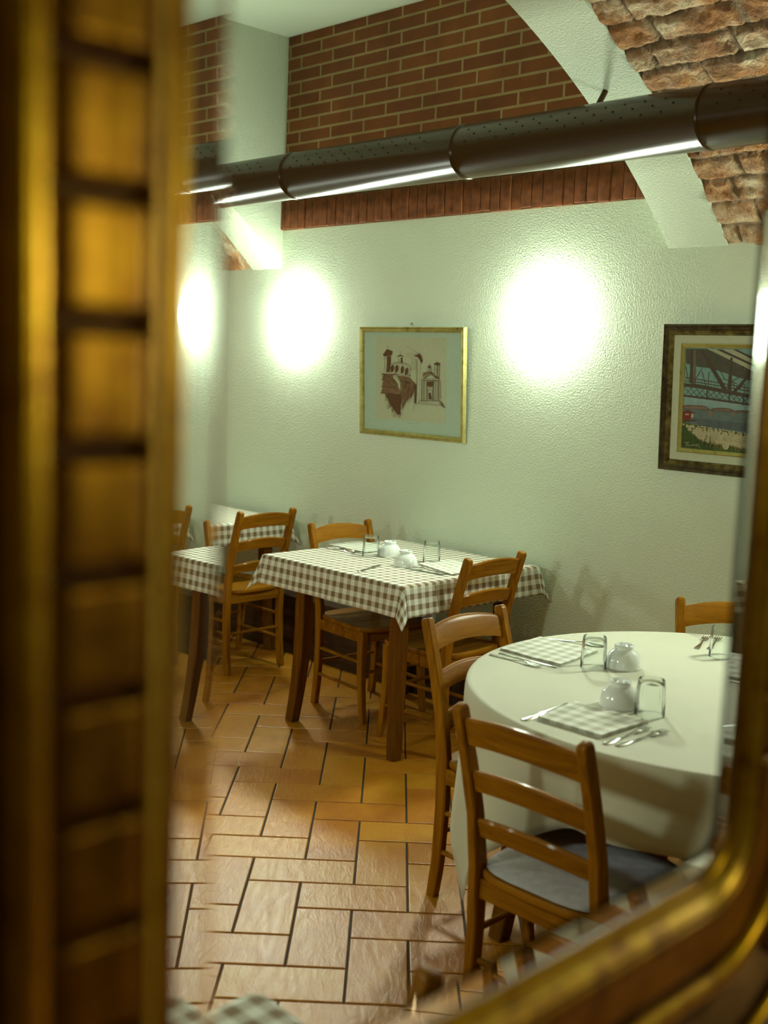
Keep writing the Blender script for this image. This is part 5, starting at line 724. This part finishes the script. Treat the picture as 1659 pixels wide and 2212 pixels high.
def square_cloth(cx, cy, wx, wy, drop, label, z=.7745, seed=0, limit_y=None, flare=.30):
    """checked cloth: flat on the table, hanging edges with waves, corners swinging outward"""
    rnd = random.Random(seed); ph = [rnd.uniform(0, 6) for _ in range(6)]
    st = .0125; nx = int((wx+2*drop)/st); ny = int((wy+2*drop)/st); b = MB()
    def fn(i, j):
        u = -wx/2-drop + (wx+2*drop)*i/nx; v = -wy/2-drop + (wy+2*drop)*j/ny
        dx = max(0, abs(u)-wx/2); dy = max(0, abs(v)-wy/2); sx = 1 if u > 0 else -1; sy = 1 if v > 0 else -1
        bx = max(-wx/2, min(wx/2, u)); by = max(-wy/2, min(wy/2, v)); d = math.hypot(dx, dy)
        if d < 1e-9: return (bx, by, .0006*math.sin(u*23+ph[0])*math.sin(v*19+ph[1]))
        al = u if dy > dx else v
        side = .012 + .09*d + .35*d*(.06*math.sin(al*17+ph[2]) + .05*math.sin(al*31+ph[3]))
        c = min(dx, dy)/max(dx, dy) if max(dx, dy) > 0 else 0
        near = 0.0
        if dy > 0 and dx == 0: near = math.exp(-(wx/2-abs(u))/.07)
        if dx > 0 and dy == 0: near = math.exp(-(wy/2-abs(v))/.07)
        k = c if c > 0 else 0
        out = side + flare*d*(.55*near + 1.0*(k**.5 if k > 0 else 0))
        zz = -math.sqrt(max(0, d*d - (out*.9)**2)) if out < d else -d*.5
        zz = min(zz, 0) * (1 - math.exp(-d/.008)*.5)
        ex = sx*out*dx/d; ey = sy*out*dy/d
        # the edge near a corner is drawn outward with it
        if dy > 0 and dx == 0: ex = sx*near*flare*d*.30
        if dx > 0 and dy == 0: ey = sy*near*flare*d*.30
        y = by + ey
        if limit_y is not None: y = min(y, limit_y - cy)
        return (bx+ex, y, zz)
    def uv(i, j): return (-wx/2-drop + (wx+2*drop)*i/nx + 5, -wy/2-drop + (wy+2*drop)*j/ny + 5)
    b.grid(nx, ny, fn, uv)
    o = b.build('tablecloth', M_GING, smooth=180, fix=False); o.location = (cx, cy, z)
    m = o.modifiers.new('thick', 'SOLIDIFY'); m.thickness = .0012; m.offset = 1
    tag(o, label, 'tablecloth', 'brown and white checked tablecloths')
    return o
T1 = (-.396, 1.050, .888, .848)
square_table(*T1, (-.274, .346, -.340, .335), 'square wooden table under the middle checked cloth, curved legs')
square_cloth(T1[0], T1[1], (.903), .863, .134, 'brown checked tablecloth set with two upturned glasses and two bowls', seed=2, limit_y=1.552)
T0 = (-2.128, 1.095, .75, .75)
square_table(*T0, (-.30, .30, -.30, .30), 'square wooden table at the far left end of the room')
square_cloth(T0[0], T0[1], .765, .765, .125, 'empty brown checked tablecloth on the far left table', seed=5, limit_y=1.552)
T2 = (2.345, -2.078, .54, .73)
square_table(*T2, (-.22, .22, -.32, .32), 'square wooden table cut off by the bottom edge, nearest the viewer')
square_cloth(T2[0], T2[1], .55, .74, .10, 'blurred checked tablecloth corner at the bottom left edge', seed=8)

RC = (1.691, .280); RR = .735; RZ = .772
t = empty('round_table', (RC[0], RC[1], 0)); tag(t, 'large round table under the plain cream cloth', 'table')
b = MB(); b.lathe([(.0001, RZ-.026), (RR-.004, RZ-.026), (RR, RZ-.020), (RR, RZ-.006), (RR-.005, RZ), (.0001, RZ)], 96); b.build('tabletop', WT_X, t, smooth=40)
for sx in (-1, 1):
    for sy in (-1, 1):
        b = MB(); sabre_leg(b, sx*.40, sy*.40, sx, sy, RZ-.027); b.build('leg', WT_Z, t, smooth=40)
def round_cloth():
    A = .923; rot = math.radians(240-45); b = MB(); n = 240; ks = [0, .3, .6, .85, .96, .99]
    drops = [.0, .006, .012, .02, .035, .055, .08, .11, .145, .185, .23, .28, .34, .40, .46, .52, .58]
    def hem(th):
        a = th - rot; return A/max(abs(math.cos(a)), abs(math.sin(a))) - RR
    def fn(i, j):
        th = 2*PI*i/n; c, s = math.cos(th), math.sin(th)
        if j < len(ks): r = (RR-.004)*ks[j] + (0.0 if j < 5 else 0); return (r*c, r*s, .0006*math.sin(th*3+r*5)*(r/RR)**2)
        d = drops[j-len(ks)]*hem(th)/.58; 
        wv = .5*math.sin(9*th+.6) + .35*math.sin(14*th+2.1) + .25*math.sin(5*th+1.0)
        q = 1 - .85*math.exp(-(((math.degrees(th)-188+180) % 360 - 180)/15)**2)
        rr = RR + .006*(1-math.exp(-d/.012)) + min(d, .45)*(.05 + .25*wv*min(1, d/.18))*q
        hemn = hem(th); 
        z = -d if d > .02 else -d*d/.02*.5 - d*.5
        return (rr*c, rr*s, z - .0 )
    b.grid(n, len(ks)+len(drops)-1, fn, lambda i, j: (i/n, j/30))
    o = b.build('tablecloth', M_CLOTH, smooth=180, fix=False)
    bm = bmesh.new(); bm.from_mesh(o.data); bmesh.ops.remove_doubles(bm, verts=bm.verts[:], dist=.00008); bmesh.ops.dissolve_degenerate(bm, dist=.00008, edges=bm.edges[:]); bmesh.ops.recalc_face_normals(bm, faces=bm.faces[:]); bm.to_mesh(o.data); bm.free(); o.data.shade_smooth()
    o.location = (RC[0], RC[1], RZ+.0035)
    m = o.modifiers.new('thick', 'SOLIDIFY'); m.thickness = .0015; m.offset = 1
    tag(o, 'plain cream tablecloth hanging in folds over the round table', 'tablecloth')
round_cloth()
CZ1 = .7762; CZR = .7772

# ================================================================ TABLEWARE
def tumbler():
    b = MB(); H = .098
    def fl(a, z, k): return .0010*math.cos(a*26) if 2 <= k <= 6 else 0.0
    outer = [(.0335, H), (.0350, H-.003), (.0358, H-.010), (.0362, H-.02), (.0372, H-.045), (.0385, .030), (.0392, .016), (.0400, .004), (.0398, .0008), (.0385, .0)]
    inner = [(.0383, .002), (.0378, .016), (.0366, .05), (.0352, H-.020), (.0330, H-.010), (.0001, H-.008)]
    prof = [(.0001, H-.001), (.020, H-.0015), (.030, H)] + outer + inner
    b.lathe(prof, 78, flute=lambda a, z, k: (.0013*math.cos(a*22) if .018 < z < H-.012 and k < 13 else 0.0))
    return b.build('drinking_glass', M_GLASS, smooth=60)
def bowl():
    b = MB()
    prof = [(.0001, .062), (.024, .062), (.0255, .069), (.0275, .0715), (.0295, .0700), (.0300, .0640), (.0290, .0600), (.0305, .0570), (.040, .050), (.0485, .038), (.0535, .022), (.0552, .006), (.0555, .001), (.0545, 0),
            (.0525, .003), (.0500, .022), (.0450, .036), (.036, .048), (.020, .055), (.0001, .078)]
    b.lathe(prof, 64); return b.build('bowl', M_PORC, smooth=50)
def place(src, first, loc, rz, label, cat, group):
    o = src if first else copy_tree(src)
    o.location = loc; o.rotation_euler = (0, 0, rz); tag(o, label, cat, group); return o
G = tumbler(); Bw = bowl(); GG = 'upturned ribbed drinking glasses'; GBo = 'upturned white bowls'
glasses = [(-0.539, 0.998, CZ1, 'upturned ribbed glass on the left side of the middle checked table'), (-0.27, 1.128, CZ1, 'upturned ribbed glass on the right side of the middle checked table'),
           (1.301, 0.187, CZR, 'upturned glass beside the left napkin on the round table'), (1.681, -0.094, CZR, 'nearest upturned glass on the round table, beside the front bowl'),
           (1.474, 0.646, CZR, 'upturned glass at the back of the round table near the wall chair'), (2.002, 0.389, CZR, 'upturned glass at the right edge of the round table')]
for i, (x, y, z, lb) in enumerate(glasses): place(G, i == 0, (x, y, z), i*.7, lb, 'glass', GG)
bowls = [(-0.491, 1.076, CZ1, 'upturned white bowl touching the left glass on the middle checked table'), (-0.266, 0.954, CZ1, 'upturned white bowl in front on the middle checked table'),
         (1.356, 0.266, CZR, 'upturned white bowl behind the left glass on the round table'), (1.583, -0.09, CZR, 'upturned white bowl in the front place setting of the round table'),
         (1.568, 0.72, CZR, 'upturned white bowl at the back right of the round table'), (2.076, 0.29, CZR, 'upturned white bowl at the right edge of the round table')]
for i, (x, y, z, lb) in enumerate(bowls): place(Bw, i == 0, (x, y, z), i*.9, lb, 'bowl', GBo)

def outline_solid(b, half, th, zf):
    """half: list of (y, halfwidth); zf(y) height of the sheet"""
    n = len(half); vs_ = []
    for (y, w_) in half:
        z = zf(y)
        for sx, dz in ((-1, 0), (-.6, th), (.6, th), (1, 0)): vs_.append((sx*w_, y, z+dz))
    fs = []
    for i in range(n-1):
        for j in range(4): k = (j+1) % 4; fs.append((i*4+j, i*4+k, (i+1)*4+k, (i+1)*4+j))
    fs += [(3, 2, 1, 0), tuple((n-1)*4+j for j in range(4))]
    b.add(vs_, fs)
def fork():
    b = MB(); zf = lambda y: .0015 + .006*math.exp(-((y-.135)/.03)**2)
    outline_solid(b, [(0, .0075), (.006, .0092), (.03, .0085), (.07, .0045), (.105, .0030), (.130, .0036), (.142, .0105), (.152, .0122)], .0022, zf)
    for k in range(4):
        x = -.0102 + k*.0068; path = [(x, y, .0025 + .006*math.exp(-((y-.135)/.03)**2) + (.004*(y-.17)/.03 if y > .17 else 0)) for y in (.150, .165, .180, .196)]
        b.sweep(path, [(-.0017, -.0009), (.0017, -.0009), (.0017, .0009), (-.0017, .0009)], scale=[(1, 1), (1, 1), (.9, 1), (.35, .6)])
    return b.build('fork', M_STEEL, smooth=40)
def knife():
    b = MB(); outline_solid(b, [(0, .0065), (.005, .0095), (.04, .0085), (.085, .0068), (.092, .0060), (.100, .0080), (.13, .0095), (.18, .0098), (.205, .0070), (.215, .0015)], .0028, lambda y: .0005)
    return b.build('knife', M_STEEL, smooth=40)
def spoon():
    b = MB(); outline_solid(b, [(0, .0065), (.005, .0085), (.03, .0075), (.07, .0042), (.118, .0030), (.128, .0055), (.140, .0145), (.155, .0195), (.172, .0190), (.186, .0120), (.192, .003)], .0022, lambda y: .0012 + .005*math.exp(-((y-.12)/.03)**2))
    return b.build('spoon', M_STEEL, smooth=50)
F0, K0, S0 = fork(), knife(), spoon()
def ang(p, q): return math.atan2(q[1]-p[1], q[0]-p[0]) - PI/2
uf = {}
def cut(src, key, p, q, z, label):
    first = key not in uf; uf[key] = 1
    o = place(src, first, (p[0], p[1], z), ang(p, q), label, key, {'fork': 'steel forks', 'knife': 'steel knives', 'spoon': 'steel spoons'}[key]); return o
cut(S0, 'spoon', (-0.825, 0.971), (-0.598, 0.986), CZ1+.0005, 'steel spoon beside the left glass on the middle checked table')
cut(F0, 'fork', (-0.81, 1.011), (-0.588, 1.013), CZ1+.0005, 'steel fork beside the left glass on the middle checked table')
cut(K0, 'knife', (-0.271, 0.671), (-0.317, 0.807), CZ1+.0005, 'knife lying alone near the front edge of the middle checked table')
cut(K0, 'knife', (-0.006, 0.924), (-0.223, 0.907), CZ1+.0005, 'steel knife in front of the napkin on the middle checked table')
cut(F0, 'fork', (-0.011, 0.951), (-0.203, 0.937), CZ1+.0035, 'steel fork on the napkin of the middle checked table')
cut(S0, 'spoon', (0.020, 1.200), (-0.100, 1.360), CZ1+.0005, 'steel spoon behind the napkin on the middle checked table')
cut(F0, 'fork', (1.015, 0.039), (1.208, 0.049), CZR, 'steel fork before the left napkin on the round table')
cut(K0, 'knife', (1.02, 0.078), (1.232, 0.088), CZR, 'steel knife against the left napkin on the round table')
cut(S0, 'spoon', (0.99, 0.369), (1.158, 0.429), CZR, 'steel spoon behind the left napkin on the round table')
cut(K0, 'knife', (1.503, -0.402), (1.486, -0.193), CZR, 'steel knife left of the front napkin on the round table')
cut(F0, 'fork', (1.745, -0.39), (1.742, -0.198), CZR, 'steel fork right of the front napkin on the round table, inner one')
cut(F0, 'fork', (1.772, -0.376), (1.788, -0.183), CZR, 'outer steel fork right of the front napkin on the round table')
cut(F0, 'fork', (1.37, 0.67), (1.306, 0.848), CZR, 'left fork at the back of the round table')
cut(F0, 'fork', (1.4, 0.7), (1.336, 0.877), CZR, 'fork at the back of the round table, next to the rear glass')

def napkin(quad, label, z, layers=4, seed=1):
    """folded checked napkin: quad = corners a, b, c, d on the table"""
    a, b_, c, d = [Vector((*p, 0)) for p in quad]; n = 14; mb = MB(); rnd = random.Random(seed)
    cen = (a+b_+c+d)/4
    Wd = (b_-a).length; Dp = (d-a).length
    def pt(s, t_, z_): 
        p = a*(1-s)*(1-t_) + b_*s*(1-t_) + c*s*t_ + d*(1-s)*t_ - cen; return (p.x, p.y, z_)
    th = .0013
    for L in range(layers):
        z0 = L*.0019; o_ = rnd.uniform(-.012, .012)
        def top(i, j): 
            s, t_ = i/n, j/n; return pt(s*(1-abs(o_))+max(0, o_), t_, z0+th+.0012*math.sin(s*9+L)*math.sin(t_*7+seed)*(L/layers) + .0001)
        mb.grid(n, n, top, lambda i, j: (i/n*Wd+.3, j/n*Dp+.2))
        mb.grid(n, n, lambda i, j: tuple(Vector(top(n-i, j)) - Vector((0, 0, th))), lambda i, j: (i/n*Wd+.3, j/n*Dp+.2))
        for e in range(4):
            def side(i, j, e=e):
                k = i/n; p = {0: (k*n, 0), 1: (n, k*n), 2: (n-k*n, n), 3: (0, n-k*n)}[e]
                q = Vector(top(p[0], p[1])); q.z -= th*(1-j); return tuple(q)
            mb.grid(n, 1, side, lambda i, j: (i/n*Wd+.3, .2))
    o = mb.build('napkin', M_GING2, smooth=60, fix=False); o.location = (cen.x, cen.y, z)
    tag(o, label, 'napkin', 'folded checked napkins'); return o
M_GING2 = gingham('gingham_napkin', (0.74, 0.78, 0.68), (0.42, 0.42, 0.31))
napkin([(-0.253, 1.026), (0.014, 0.956), (0.014, 1.174), (-0.253, 1.248)], 'folded checked napkin on the right of the middle checked table', CZ1, seed=3)
napkin([(-0.884, 1.035), (-0.608, 1.035), (-0.608, 1.248), (-0.884, 1.248)], 'folded checked napkin on the left of the middle checked table', CZ1, 3, seed=4)
napkin([(0.992, 0.113), (1.232, 0.113), (1.198, 0.359), (0.966, 0.35)], 'folded checked napkin on the left of the round table', CZR, seed=5)
napkin([(1.52, -0.366), (1.718, -0.361), (1.721, -0.162), (1.499, -0.173)], 'folded checked napkin nearest the viewer on the round table', CZR, 5, seed=6)
napkin([(2.115, 0.083), (2.332, 0.162), (2.263, 0.379), (2.046, 0.162)][0:1] + [(2.332, 0.083), (2.332, 0.3), (2.135, 0.3)], 'folded checked napkin at the right edge of the round table', CZR, seed=7)
